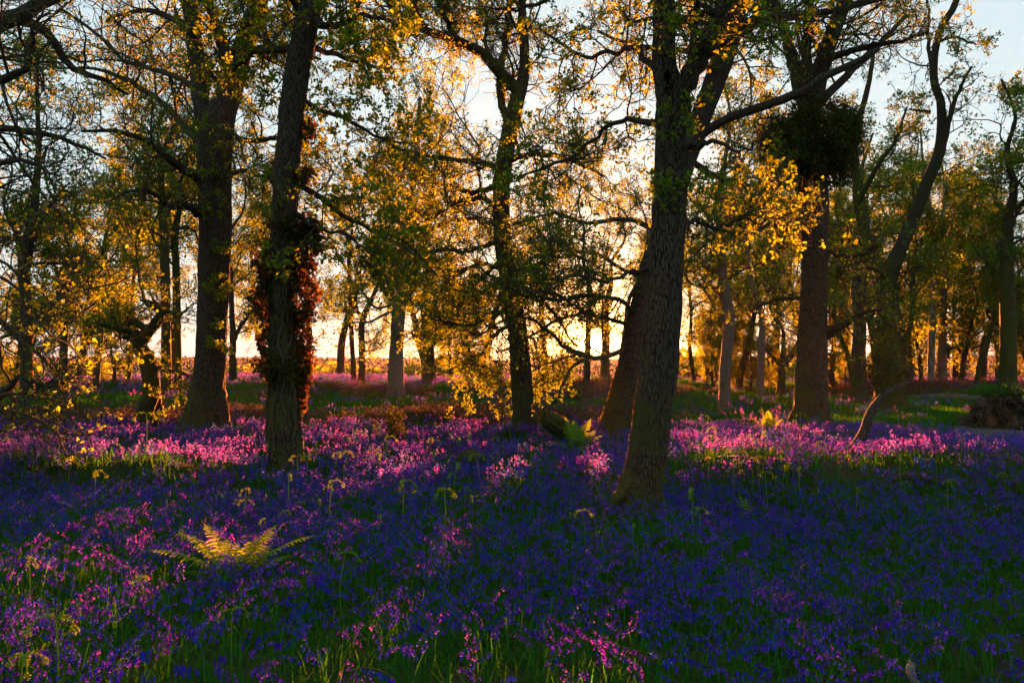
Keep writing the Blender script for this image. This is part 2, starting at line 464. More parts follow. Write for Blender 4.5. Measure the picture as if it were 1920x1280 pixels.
# footpath
PATH = np.array([(22, 11), (14.6, 16.0), (12.2, 18.6), (12.8, 21.5), (16.5, 25.5), (21, 31), (21.5, 38), (17.5, 42), (13.5, 42.5), (10, 48), (8, 58), (6, 70)])
pc = catmull(np.c_[PATH, np.zeros(len(PATH))], 160)[:, :2]
tn = unit(np.gradient(pc, axis=0)); nn = np.c_[-tn[:, 1], tn[:, 0]]
ws = np.linspace(-1.0, 1.0, 9)
pv = pc[:, None, :] + nn[:, None, :] * (ws[None, :, None] * (1 + .12 * np.sin(np.arange(160) * .7))[:, None, None])
pz = H(pv[..., 0], pv[..., 1]) + .035 - .02 * (np.abs(ws) > .9)
i2 = np.arange(160 * 9).reshape(160, 9)
mpth = MB(); mpth.add(np.concatenate([pv, pz[..., None]], -1), np.stack([i2[:-1, :-1], i2[:-1, 1:], i2[1:, 1:], i2[1:, :-1]], -1))
po = mpth.build('path', mat('trodden_earth', (.07, .06, .055), c2=(.04, .038, .03), nscale=2.5, bump=.5), smooth=True)
tagp(po, kind='structure')
def path_dist(x, y):
    return np.min(np.hypot(x[:, None] - pc[None, ::4, 0], y[:, None] - pc[None, ::4, 1]), 1)

# ------------------------------------------------------------------ trees
WOODV = {}
BASES = []        # (x, y, r) where flowers keep clear
def grow(tree, limbs, rg, spec, dead=False):
    """twigs and leaves from limb centre lines. limbs: list of (P[n,3], R[n]) of equal n"""
    P = np.stack([a for a, _ in limbs]); R = np.stack([b for _, b in limbs])
    tw = MB(); lf = MB()
    k1, k2, k3 = spec['k']; trop = spec.get('trop', (0, 0, .35)); g = spec.get('gnarl', .26)
    t0 = spec.get('t0', .12); lr = spec.get('lr', (.55, .5, .5)); keep = spec.get('keep', 1.0)
    S, D, L, r = children(P, R, k1, t0, 1.0, (.6, 1.25), lr[0], rg, spec.get('lmin', 1.0), .42, keep)
    L = np.minimum(L, spec.get('lmax', 4.5)); r = np.clip(r, .012, L * .017 + .004)
    P1 = walk(S, D, L, 9, g, trop, rg); R1 = taper(r, 9, .3); tubes(tw, P1, R1, 5)
    S, D, L, r = children(P1, R1, k2, .12, 1.0, (.5, 1.2), lr[1], rg, .45, .6)
    r = np.clip(r, .006 * spec.get('tw', 1), .03)
    P2 = walk(S, D, L, 7, g * 1.1, trop, rg); R2 = taper(r, 7, .4); tubes(tw, P2, R2, 4)
    S, D, L, r = children(P2, R2, k3, .15, 1.0, (.5, 1.2), lr[2], rg, .18, .7)
    r = np.clip(r, .0035 * spec.get('tw', 1), .012)
    P3 = walk(S, D, L, 4, g * 1.2, trop, rg); R3 = taper(r, 4, .5); tubes(tw, P3, R3, 3)
    if spec['leaves'] > 0:
        T = []; DD = []
        for q, fr in ((3, 1.0), (2, .6), (1, .35)):
            m = rg.uniform(0, 1, len(P3)) < fr; T.append(P3[m, q]); DD.append(unit(P3[m, q] - P3[m, q - 1]))
        T.append(P2[:, -1]); DD.append(unit(P2[:, -1] - P2[:, -2]))
        T = np.concatenate(T); DD = np.concatenate(DD)
        # clumps: some sprays bear far more leaves than others
        dens = .5 + .5 * np.sin(T[:, 0] * 1.7 + T[:, 2] * 1.3 + spec.get('ph', 0)) * np.sin(T[:, 1] * 1.5 - T[:, 2] * .9)
        m = rg.uniform(0, 1, len(T)) < spec.get('fill', .75) * (.45 + .75 * dens); T, DD = T[m], DD[m]
        if len(T):
            T = np.repeat(T, spec['leaves'], 0); DD = np.repeat(DD, spec['leaves'], 0)
            T = T + rg.normal(0, spec.get('spread', .035), T.shape)
            add_leaves(lf, T, DD, rg, spec.get('size', (.05, .09)), .62, spec.get('detail', 1))
    return tw, lf

def near_tree(name, label, D, trunk, limbs, seed, spec, bark=M_BARK, leafm=None, sides=40, flare=(.35, .35, 5, 1.), extra_auto=0, group=None, legs=None, bare=(), rs=1.0, sprigs=None, droop=None):
    """trunk: [(px,py,wpx[,ddepth])], limbs: the same lists; all traced at distance D and given depth of their own"""
    rg = np.random.default_rng(seed)
    def line(pts, n, wob):
        A = []; Wd = []
        for p in pts:
            dd = p[3] if len(p) > 3 else 0
            q = px2w(p[0], p[1], D + dd); A.append(q); Wd.append(p[2] * .5 * rs * (D + dd) / FPX)
        A = np.array(A)
        C = catmull(A, n); Rr = np.interp(np.linspace(0, len(pts) - 1, n), np.arange(len(pts)), Wd)
        j = rg.normal(0, wob, (n, 3)); j[0] = 0; C = C + j
        return C, Rr
    bx, by = px2w(trunk[0][0], trunk[0][1], D)[:2]
    bz = zz(bx, by) - .15
    org = np.array([bx, by, bz])
    root = empty(name, org, label, 'tree', group)
    BASES.append((bx, by, trunk[0][2] * .5 * D / FPX))
    C, Rr = line(trunk, 56, .006)
    C[0, 2] = bz
    C[:, 2] = np.maximum.accumulate(C[:, 2])
    wood = MB(); tubes(wood, C[None], Rr[None], sides, .022, flare, seed)
    if legs:
        for lg in legs:
            c_, r_ = line(lg, 20, .01); tubes(wood, c_[None], r_[None], 20, .06, None, seed + 3)
    N = 16; LL = []
    for lb in limbs:
        c_, r_ = line(lb, N, .02)
        tubes(wood, c_[None], r_[None], 14, .035, None, seed + len(LL))
        LL.append((c_, r_))
    LL = [q for i_, q in enumerate(LL) if i_ not in bare]
    # leader above traced part counts as limb too
    k = int(56 * spec.get('lead', .6))
    lead_i = np.linspace(k, 55, N).astype(int)
    LL2 = LL + [(C[lead_i], Rr[lead_i])]
    if extra_auto:
        S, Dd, L, r = children(C[None, k:], Rr[None, k:], extra_auto, .0, .95, (.9, 1.5), .5, rg, 2.0, .35)
        L = np.clip(L, 2.0, spec.get('autoL', 4.0)); r = np.clip(r, .025, .07)
        Pn = walk(S, Dd, L, N, .2, (0, 0, .25), rg); Rn = taper(r, N, .3)
        tubes(wood, Pn, Rn, 8)
        for a, b in zip(Pn, Rn): LL2.append((a, b))
    WOODV[root.name] = (wood.v[0], None)
    wood.build('trunk', bark, root, True, org)
    tw, lf = grow(root, LL2, rg, spec)
    if droop:
        DL = []
        for lb in droop:
            c_, r_ = line(lb, N, .03); tubes(tw, c_[None], r_[None], 7); DL.append((c_, r_))
        t2, l2 = grow(root, DL, rg, dict(spec, trop=(0, 0, -.45), fill=.8, k=(10, 7, 6), lmax=1.9, t0=.2))
        tw.add(*t2.get()); lf.add(*l2.get())
    for px, py, dd in (sprigs[0] if sprigs else ()):
        c = px2w(px, py, D + dd); S = c + rg.normal(0, .05, (5, 3))
        P = walk(S, rg.normal(0, .5, (5, 3)) + [0, -1.2, .2], rg.uniform(.12, .3, 5), 5, .3, (0, 0, .3), rg); tubes(tw, P, taper(np.full(5, .006), 5), 4)
        q = np.repeat(P[:, 2:].reshape(-1, 3), 5, 0) + rg.normal(0, .03, (75, 3)); add_leaves(lf, q, rg.normal(0, 1, q.shape), rg, sprigs[1], .62, 2)
    tw.build('branches', M_TWIG, root, True, org)
    if lf.n: lf.build('crown', leafm or M_LEAF, root, False, org)
    root['_d'] = D
    del root['_d']
    return root, org, C, Rr

NEAR = dict(k=(9, 7, 7), leaves=6, size=(.035, .068), detail=2, fill=.5, lmax=3.6, gnarl=.3, tw=1.3, spread=.025, trop=(0, 0, .5))
MID = dict(k=(11, 8, 7), leaves=6, size=(.038, .072), fill=.5, lmax=4.5, gnarl=.3, tw=1.8, spread=.03, trop=(0, 0, .5))

def moss_fuzz(T, D, n, ztop, seed, size=(.008, .022), pad=1.0, side=None):
    root, org, C, Rr = T
    rg = np.random.default_rng(seed); mb = MB()
    V, Q = WOODV[root.name]
    V = V.reshape(-1, 3); k = V[:, 2] < org[2] + ztop
    V = V[k]; hh = (V[:, 2] - org[2]) / ztop
    i = rg.integers(0, len(V), n); keep = rg.uniform(0, 1, n) > hh[i] ** 1.5 * .9
    p = V[i[keep]]; ci = np.argmin(np.abs(C[None, :, 2] - p[:, None, 2]), 1)
    nr = unit((p - C[ci]) * np.array([1, 1, 0]) + 1e-6); m = nr[:, 0] < rg.uniform(-.6, 1.3, len(nr)); p, nr = p[m], nr[m]
    p = p + rg.normal(0, .02, p.shape) * np.array([.2, .2, 1.5]) - nr * .003
    add_leaves(mb, p, nr * 1.5, rg, size, .5, 1, .3)
    mb.build('moss', M_MOSS, root, False, org)

SPR1 = ([(408, 462, -.4), (424, 468, -.3), (404, 520, -.4), (396, 548, -.4), (416, 556, -.4), (426, 540, -.3), (408, 612, -.45), (402, 640, -.45), (414, 652, -.45), (424, 660, -.4), (372, 240, -.5), (392, 232, -.5), (405, 330, -.4)], (.05, .09))
SPR4 = ([(1268, 45, -.25), (1290, 232, -.25), (1255, 240, -.28), (1240, 352, -.28), (1268, 345, -.25), (1295, 350, -.1), (1246, 372, -.28), (1300, 205, -.1)], (.035, .07))
# T4: the big near oak right of the middle
T4 = near_tree('oak_tree', 'big grooved oak nearest the camera, mossy foot, dark hollow below its fork', 9.0,
    [(1196, 940, 100), (1204, 905, 88), (1213, 860, 82), (1224, 780, 80), (1234, 700, 80), (1242, 600, 78), (1248, 500, 75), (1254, 400, 73), (1260, 300, 72), (1263, 230, 74), (1262, 185, 74), (1248, 130, 52), (1245, 60, 48), (1243, 0, 46), (1243, -120, 40), (1235, -260, 28)],
    [[(1272, 195, 40), (1290, 145, 42), (1312, 105, 40), (1338, 60, 38), (1362, 5, 35, .3), (1400, -100, 28, .8), (1430, -220, 16, 1.2)],
     [(1228, 232, 16), (1190, 225, 11, .3), (1150, 232, 10, .6), (1108, 262, 8, .8), (1065, 300, 7, .9), (1010, 318, 6, .8), (960, 335, 3, .6)],
     [(1212, 505, 12), (1175, 515, 8, -.2), (1130, 530, 8, -.4), (1070, 515, 7, -.5), (1020, 545, 5, -.6), (960, 540, 3, -.7)],
     [(1230, 130, 16), (1190, 90, 13, .5), (1150, 100, 10, .8), (1090, 105, 8, 1.1), (1020, 60, 6, 1.4)],
     [(1270, 40, 20), (1310, 30, 14, -.5), (1350, 28, 10, -.9), (1420, 45, 7, -1.2)],
     [(1240, -60, 20), (1180, -60, 15, .4), (1090, -30, 11, .8), (1000, 10, 8, 1.2), (930, 20, 5, 1.4)],
     [(1290, 280, 14), (1330, 265, 10, -.5), (1380, 280, 7, -.8), (1440, 260, 5, -1.)],
     [(1275, 420, 12), (1310, 415, 9, .4), (1350, 425, 8, .7), (1395, 415, 5, 1.0), (1430, 418, 3, 1.2)]],
    41, dict(NEAR, lead=.85, ph=1, fill=.38), sides=72, flare=(.28, .25, 4, .6), rs=.88, sprigs=SPR4, bare=(2, 6),
    legs=[[(1216, 800, 44), (1200, 860, 44), (1178, 908, 34, -.1), (1150, 942, 18, -.2), (1138, 958, 8, -.25)]])
# hollow below the fork
mb = MB()
hc = px2w(1252, 148, 9.0 - .24)
a = np.linspace(0, 2 * math.pi, 20, endpoint=False)
rings = []
for q, (rs, dy) in enumerate(((1.35, .03), (1.15, -.035), (.95, -.03), (.75, .03), (.5, .10), (.02, .16))):
    rings.append(np.stack([hc[0] + .045 * rs * np.cos(a) * (1 + .15 * np.sin(3 * a)), np.full(20, hc[1] + dy), hc[2] + .10 * rs * np.sin(a) * (1 + .1 * np.cos(2 * a))], -1))
V = np.stack(rings); ix = np.arange(V.shape[0] * 20).reshape(-1, 20)
mb.add(V, np.stack([ix[:-1], np.roll(ix[:-1], -1, 1), np.roll(ix[1:], -1, 1), ix[1:]], -1))
mb.build('hollow', M_BARK, T4[0], True, T4[1])

# T5: the leaning oak just behind it
T5 = near_tree('oak_tree', 'dark oak leaning right close behind the big grooved oak, sun-rimmed left edge', 19.0,
    [(1160, 806, 84), (1164, 780, 70), (1176, 720, 60), (1188, 660, 52), (1200, 590, 48), (1216, 520, 46), (1242, 430, 46), (1272, 340, 46), (1302, 255, 44), (1332, 175, 44), (1358, 100, 47), (1378, 20, 46), (1392, -90, 38), (1400, -220, 26)],
    [[(1318, 250, 22), (1352, 228, 19, -.3), (1400, 212, 18, -.6), (1450, 192, 18, -.9), (1500, 172, 19, -1.1), (1530, 150, 17, -1.2), (1590, 122, 14, -1.3), (1648, 92, 9, -1.4)],
     [(1372, 70, 20), (1430, 38, 17, .5), (1490, 29, 16, .8), (1560, 22, 15, 1.), (1620, 5, 13, 1.1), (1680, -20, 9, 1.2)],
     [(1178, 648, 12), (1150, 664, 11, -.4), (1110, 670, 10, -.8), (1068, 655, 8, -1.2), (1030, 622, 7, -1.5), (995, 596, 6, -1.8), (940, 605, 5, -2.2), (870, 650, 3, -2.5)],
     [(1110, 668, 7, -.8), (1076, 685, 6, -.9), (1058, 715, 5, -1), (1045, 745, 4, -1), (1033, 768, 3, -1.)],
     [(1200, 600, 10), (1160, 560, 9, -.5), (1100, 555, 8, -1.2), (1040, 560, 7, -1.8), (960, 545, 5, -2.4), (900, 500, 3, -3)],
     [(1240, 440, 13), (1180, 410, 10, -.6), (1110, 420, 8, -1.2), (1040, 400, 6, -1.8), (960, 420, 4, -2.4)],
     [(1190, 610, 9), (1140, 600, 8, .8), (1080, 590, 7, 1.6), (1010, 620, 6, 2.4), (940, 660, 4, 3)],
     [(1214, 530, 9), (1160, 500, 8, 1), (1090, 470, 7, 2), (1010, 480, 6, 3), (930, 500, 4, 4)],
     [(1345, 140, 16), (1290, 100, 12, 1), (1200, 85, 9, 2), (1120, 60, 6, 3)],
     [(1290, 300, 16), (1340, 330, 12, 1), (1400, 350, 9, 1.8), (1470, 330, 6, 2.4)]],
    51, dict(MID, lead=.7, ph=2, k=(12, 8, 7), fill=.4), sides=48, flare=(.3, .4, 4, 2.6), extra_auto=4, bare=(0, 3), rs=.9,
    legs=[[(1160, 740, 34), (1145, 780, 24), (1126, 808, 12)]])

# T3: middle oak with the long limb reaching up-left
T3 = near_tree('oak_tree', 'slender middle oak with a long bare limb reaching up left from its fork', 19.5,
    [(986, 806, 50), (982, 770, 40), (977, 700, 38), (970, 620, 36), (955, 530, 34), (942, 440, 32), (940, 350, 32), (950, 280, 31), (962, 220, 31), (972, 180, 28), (984, 130, 20), (981, 60, 17), (978, 0, 15), (975, -90, 11), (970, -180, 7)],
    [[(974, 178, 22), (940, 138, 21, -.2), (902, 98, 19, -.4), (860, 74, 17, -.6), (805, 62, 15, -.8), (762, 38, 13, -.9), (722, 0, 12, -1), (690, -40, 8, -1)],
     [(850, 66, 11, -.5), (838, 40, 9, -.8), (820, 0, 8, -1.1), (815, -60, 6, -1.2)],
     [(800, 60, 9, -.6), (785, 30, 8, .2), (770, -10, 7, .6)],
     [(954, 235, 16), (938, 190, 15, .4), (940, 120, 12, .8), (955, 40, 9, 1.), (962, -40, 6, 1.2)],
     [(945, 320, 14), (900, 305, 12, -.8), (850, 300, 9, -1.4), (790, 290, 7, -2), (700, 260, 4, -2.6)],
     [(935, 345, 13), (890, 360, 10, .6), (830, 345, 8, 1.2), (760, 330, 6, 1.8), (690, 350, 3, 2)],
     [(945, 400, 12), (900, 372, 9, -.6), (860, 380, 8, -1.2), (820, 400, 5, -1.7), (770, 430, 3, -2)],
     [(950, 300, 13), (1010, 290, 10, -.6), (1070, 300, 8, -1), (1130, 330, 5, -1.5)],
     [(965, 560, 9), (930, 590, 8, -1), (880, 610, 6, -1.8), (820, 600, 4, -2.4)],
     [(955, 520, 9), (1000, 500, 8, -.8), (1060, 480, 6, -1.3), (1110, 490, 3, -1.7)],
     [(945, 480, 9), (905, 520, 8, 1.), (870, 560, 6, 1.6), (850, 620, 4, 2)],
     [(958, 540, 9), (1010, 545, 8, .8), (1060, 560, 6, 1.6), (1110, 600, 4, 2.)],
     [(938, 450, 10), (880, 470, 8, -1.2), (820, 470, 6, -2.2), (760, 500, 4, -3)]],
    31, dict(MID, lead=.75, ph=3, k=(12, 8, 7), fill=.58), sides=40, flare=(.3, .35, 4, .3), extra_auto=3, droop=[
     [(955, 520, 10, .5), (915, 540, 8, 1.4), (880, 590, 6, 2), (860, 660, 4, 2.4)],
     [(950, 500, 10, .5), (885, 500, 8, 1.5), (830, 540, 6, 2.5), (810, 620, 3, 3)],
     [(965, 560, 10, .6), (1010, 560, 8, 1.6), (1050, 600, 6, 2.4), (1080, 650, 3, 3)],
     [(968, 600, 9, .5), (935, 625, 7, 1), (905, 660, 5, 1.6), (885, 705, 3, 2)],
     [(972, 610, 8, .6), (1000, 640, 6, 1.2), (1015, 690, 4, 1.6), (1020, 720, 2, 1.8)],
     [(945, 430, 10, .5), (880, 410, 8, 1.6), (800, 430, 6, 2.6), (740, 480, 3, 3.4)]])

# T1: broad left oak
T1 = near_tree('oak_tree', 'broad oak at left with a wide moss-green skirt at its foot and three leaders above', 18.8,
    [(385, 808, 86), (388, 780, 72), (390, 740, 62), (394, 680, 56), (398, 600, 55), (402, 500, 57), (404, 400, 60), (402, 320, 60), (404, 265, 64), (410, 225, 58), (428, 180, 48), (448, 115, 40), (470, 50, 34), (488, 0, 30), (505, -100, 24), (515, -220, 14)],
    [[(395, 240, 36), (378, 190, 32), (370, 130, 29, .2), (362, 70, 27, .4), (350, 0, 26, .6), (340, -110, 18, .9), (330, -210, 10, 1.2)],
     [(430, 160, 24), (420, 95, 22, -.4), (402, 40, 20, -.7), (390, -10, 18, -.9), (378, -100, 12, -1.2)],
     [(390, 345, 20), (345, 318, 17, -.5), (305, 288, 14, -1), (268, 262, 11, -1.4), (218, 246, 8, -1.8), (150, 250, 5, -2.2)],
     [(388, 275, 18), (345, 235, 14, .6), (300, 190, 11, 1.2), (245, 155, 9, 1.7), (180, 130, 6, 2.2), (110, 130, 3, 2.4)],
     [(385, 405, 18), (350, 386, 16, -.6), (322, 388, 13, -1), (295, 368, 9, -1.4), (255, 356, 6, -1.9), (200, 380, 3, -2.3)],
     [(452, 110, 14), (490, 92, 12, .6), (530, 92, 9, 1.2), (600, 110, 5, 1.8)],
     [(430, 252, 12), (470, 266, 10, -.8), (520, 262, 7, -1.6), (580, 280, 4, -2.4)],
     [(425, 330, 10), (460, 320, 8, 1), (510, 335, 6, 1.8), (600, 320, 3, 2.6)],
     [(360, 60, 14), (310, 30, 11, .8), (260, 20, 8, 1.4), (200, 40, 5, 2)]],
    11, dict(MID, lead=.72, ph=4, k=(11, 7, 6), fill=.42), sides=56, flare=(.4, .45, 5, 2.0), extra_auto=3, sprigs=SPR1,
    legs=[[(380, 720, 40), (365, 770, 34), (345, 800, 24, -.2), (326, 820, 10, -.3)], [(402, 740, 40), (415, 785, 26, -.2), (428, 815, 12, -.3)]])

# T2: ivy-clad oak
T2 = near_tree('oak_tree', 'straight oak at left hung with shaggy dark ivy clumps, lit red along its right side', 13.2,
    [(536, 866, 70), (534, 840, 60), (531, 800, 56), (530, 720, 52), (530, 640, 47), (529, 560, 46), (530, 480, 46), (533, 400, 47), (540, 300, 47), (549, 200, 47), (560, 120, 46), (574, 50, 45), (587, -10, 42), (600, -110, 34), (610, -230, 22)],
    [[(548, 92, 14), (510, 94, 12, .3), (475, 98, 11, .6), (445, 125, 8, .9), (420, 135, 5, 1.1)],
     [(558, 182, 10), (610, 210, 9, .4), (665, 232, 7, .7), (720, 262, 5, 1), (780, 270, 3, 1.2)],
     [(552, 345, 12), (600, 368, 10, .3), (645, 405, 9, .6), (700, 432, 7, .8), (760, 455, 5, 1), (820, 520, 3, 1.1)],
     [(585, 40, 16), (630, 50, 12, -.4), (680, 30, 9, -.8), (740, 45, 6, -1.2)],
     [(575, 90, 12), (620, 100, 10, .8), (680, 120, 7, 1.5), (740, 130, 4, 2)],
     [(560, 20, 14), (520, -20, 11, -.5), (470, -30, 8, -.9), (420, -10, 5, -1.2)],
     [(555, 400, 9), (600, 430, 7, -.4), (650, 440, 6, -.8), (700, 480, 3, -1)]],
    21, dict(NEAR, lead=.75, ph=5, size=(.05, .09)), sides=48, flare=(.25, .3, 4, 1.2))
def shag(root, org, D, clumps, mname, m, seed, n=1500, size=(.06, .12), strands=60):
    rg = np.random.default_rng(seed); mb = MB()
    for (px, py, rx, ry, dd, w) in clumps:
        c = px2w(px, py, D + dd); k = D / FPX
        N = int(n * w)
        d = unit(rg.normal(0, 1, (N, 3))); r = rg.uniform(.3, 1, (N, 1)) ** .5 * (1 + .25 * np.sin(d[:, :1] * 7 + d[:, 2:] * 5))
        p = c + d * r * np.array([rx * k, rx * k, ry * k])
        add_leaves(mb, p, d * .6, rg, size, .8, 1, .6)
        S = p[:int(strands * w)]
        L = rg.uniform(.2, .55, len(S))
        P = walk(S, d[:len(S)] + np.array([0, 0, -.1]), L, 5, .3, (0, 0, -1.2), rg); tubes(mb, P, taper(np.full(len(S), .005), 5), 3)
    return mb.build(mname, m, root, False, org)
shag(T2[0], T2[1], 13.2, [(545, 425, 42, 24, 0, 1), (560, 470, 38, 50, .05, 1.3), (512, 500, 32, 60, 0, 1.2), (500, 565, 28, 45, 0, .9), (560, 560, 34, 50, .05, 1.), (545, 620, 30, 45, .1, .8),
     (528, 690, 46, 34, 0, 1.4), (505, 640, 22, 30, 0, .5), (570, 680, 18, 50, .15, .5), (525, 330, 20, 30, .1, .3), (562, 330, 22, 16, 0, .35), (575, 245, 14, 16, 0, .15), (562, 735, 14, 40, .1, .35), (590, 440, 14, 30, 0, .4)],
     'ivy', M_IVY, 77, 1500, (.04, .09))

r_ = np.random.default_rng(88); mb = MB(); C2 = T2[2]; R2 = T2[3]
for k in range(9):
    i0 = int(r_.integers(1, 8)); i1 = int(r_.integers(22, 38)); an = r_.uniform(-2.9, .3) + np.cumsum(r_.normal(0, .16, i1 - i0))
    P = C2[i0:i1] + np.stack([np.cos(an), np.sin(an), 0 * an], 1) * (R2[i0:i1] * 1.04 + .012)[:, None]
    tubes(mb, catmull(P, 60)[None], np.linspace(.022, .008, 60)[None] * r_.uniform(.5, 1.2), 6, .1)
for (px, py, dx) in ((574, 720, 18), (580, 650, 22), (566, 800, 8), (500, 740, -14)):
    c = px2w(px, py, 13.25); N = 14; P = walk(c + r_.normal(0, .05, (N, 3)), np.tile([dx / 20, 0, .3], (N, 1)) + r_.normal(0, .6, (N, 3)), r_.uniform(.15, .5, N), 7, .3, (0, 0, .2), r_); tubes(mb, P, taper(np.full(N, .006), 7), 4)
mb.build('vine_stems', M_TWIG, T2[0], True, T2[1])
# T6
T6 = near_tree('oak_tree', 'thick oak at right carrying a great dark round burr of shoots high on its trunk', 22.5,
    [(1520, 792, 70), (1520, 765, 62), (1521, 720, 57), (1523, 640, 52), (1525, 560, 47), (1527, 480, 47), (1528, 400, 49), (1525, 340, 50), (1520, 270, 48), (1518, 210, 44), (1538, 140, 30), (1558, 70, 27), (1585, 0, 26), (1605, -90, 20), (1620, -200, 12)],
    [[(1515, 215, 28), (1492, 140, 24), (1478, 80, 20, .4), (1455, 10, 17, .8), (1430, -80, 12, 1.2)],
     [(1520, 210, 22), (1512, 130, 20, -.6), (1515, 50, 18, -1), (1512, -30, 15, -1.4), (1500, -140, 9, -1.8)],
     [(1545, 635, 14), (1575, 615, 11, -.4), (1610, 590, 8, -.8), (1660, 578, 5, -1.2)],
     [(1548, 620, 9), (1590, 600, 8, .6), (1640, 600, 6, 1.2), (1700, 620, 3, 2)],
     [(1540, 190, 18), (1600, 130, 14, .6), (1650, 80, 11, 1.1), (1700, 30, 7, 1.6)],
     [(1550, 110, 14), (1610, 92, 11, -.6), (1680, 80, 8, -1.2), (1740, 60, 5, -1.8)],
     [(1505, 440, 10), (1450, 420, 8, -.6), (1400, 440, 6, -1.2), (1340, 430, 3, -1.8)],
     [(1505, 560, 8), (1460, 560, 7, .6), (1410, 580, 5, 1.2)],
     [(1548, 470, 8), (1600, 480, 7, -.8), (1650, 460, 5, -1.4)]],
    61, dict(MID, lead=.72, ph=6, k=(9, 7, 5), fill=.42), sides=48, flare=(.35, .4, 5, .2), extra_auto=3)
shag(T6[0], T6[1], 22.5, [(1522, 268, 78, 72, -.1, 4.0), (1475, 290, 42, 45, -.2, 1.2), (1570, 280, 42, 50, .1, 1.3), (1530, 215, 50, 35, 0, 1.), (1500, 330, 40, 24, 0, .8), (1560, 330, 34, 22, 0, .6), (1450, 250, 34, 34, 0, .8), (1468, 275, 44, 58, -.6, 2.0), (1575, 260, 40, 50, -.5, 1.2), (1590, 230, 28, 30, 0, .5)],
     'burr', M_BROOM, 78, 2300, (.04, .10), 260)

# T7
T7 = near_tree('oak_tree', 'ivy-dark oak at right forking low into two long bare wandering leaders', 30.0,
    [(1668, 764, 62), (1668, 740, 54), (1668, 690, 50), (1668, 620, 45), (1663, 560, 40), (1664, 520, 36), (1690, 462, 25), (1720, 390, 23), (1745, 325, 21), (1763, 280, 21), (1765, 200, 15), (1750, 140, 14), (1762, 60, 13), (1793, 2, 12), (1805, -80, 8)],
    [[(1660, 525, 26), (1640, 485, 22), (1618, 420, 18, .6), (1606, 340, 16, 1), (1602, 260, 13, 1.4), (1626, 170, 10, 1.8), (1640, 80, 7, 2)],
     [(1766, 275, 13), (1782, 220, 9, -.3), (1797, 170, 7, -.5), (1822, 125, 4, -.8)],
     [(1750, 145, 8), (1741, 90, 7, .3), (1742, 30, 5, .5), (1738, -20, 3, .8)],
     [(1756, 80, 6), (1790, 70, 5, -.6), (1830, 85, 3, -1)],
     [(1660, 520, 14), (1630, 500, 10, -1), (1590, 505, 7, -2), (1550, 490, 4, -2.6)],
     [(1745, 210, 6), (1720, 207, 5, .3), (1705, 205, 3, .5)],
     [(1610, 380, 11), (1640, 320, 9, -.8), (1680, 260, 6, -1.4), (1700, 200, 4, -1.8)]],
    71, dict(MID, lead=.5, ph=7, k=(6, 6, 5), lmax=2.0, fill=.3, size=(.07, .12)), bark=M_BARKM, sides=36)
shag(T7[0], T7[1], 30, [(1662, 700, 34, 60, 0, .9), (1672, 620, 30, 60, 0, .8), (1664, 540, 30, 40, 0, .7)], 'ivy', M_BROOM, 79, 1100, (.08, .16), 30)

# T8 gnarled
T8 = near_tree('gnarled_oak', 'short crooked old oak with bare elbows and split foot, beside the broad mossy oak', 20.5,
    [(268, 796, 34), (272, 770, 30), (284, 735, 30), (281, 700, 30), (276, 672, 28), (262, 650, 26), (272, 628, 24), (286, 612, 20), (300, 592, 16), (290, 574, 12), (277, 566, 8), (262, 562, 4)],
    [[(300, 588, 9), (318, 584, 8), (338, 588, 6, .2), (356, 575, 4, .4)],
     [(278, 616, 14), (262, 609, 13), (242, 600, 10, .2), (222, 612, 7, .4), (200, 600, 4, .6)],
     [(265, 628, 12), (240, 620, 10, -.4), (206, 613, 8, -.8), (170, 602, 6, -1.2), (140, 603, 4, -1.4)],
     [(284, 690, 9), (320, 694, 7, -.4), (345, 700, 5, -.8), (362, 712, 3, -1)],
     [(290, 574, 7), (270, 560, 6, .2), (258, 470, 4, .3), (262, 420, 3, .3)],
     [(262, 645, 14), (235, 630, 11, .3), (215, 605, 8, .5), (190, 560, 5, .8)]],
    81, dict(MID, lead=.55, ph=8, k=(7, 6, 5), lmax=2.2, fill=.5), bark=M_BARKM, sides=30, flare=(.2, .3, 4, 1), legs=[[(296, 792, 26, .5), (294, 770, 22, .5), (288, 735, 20, .2), (284, 715, 16)]])

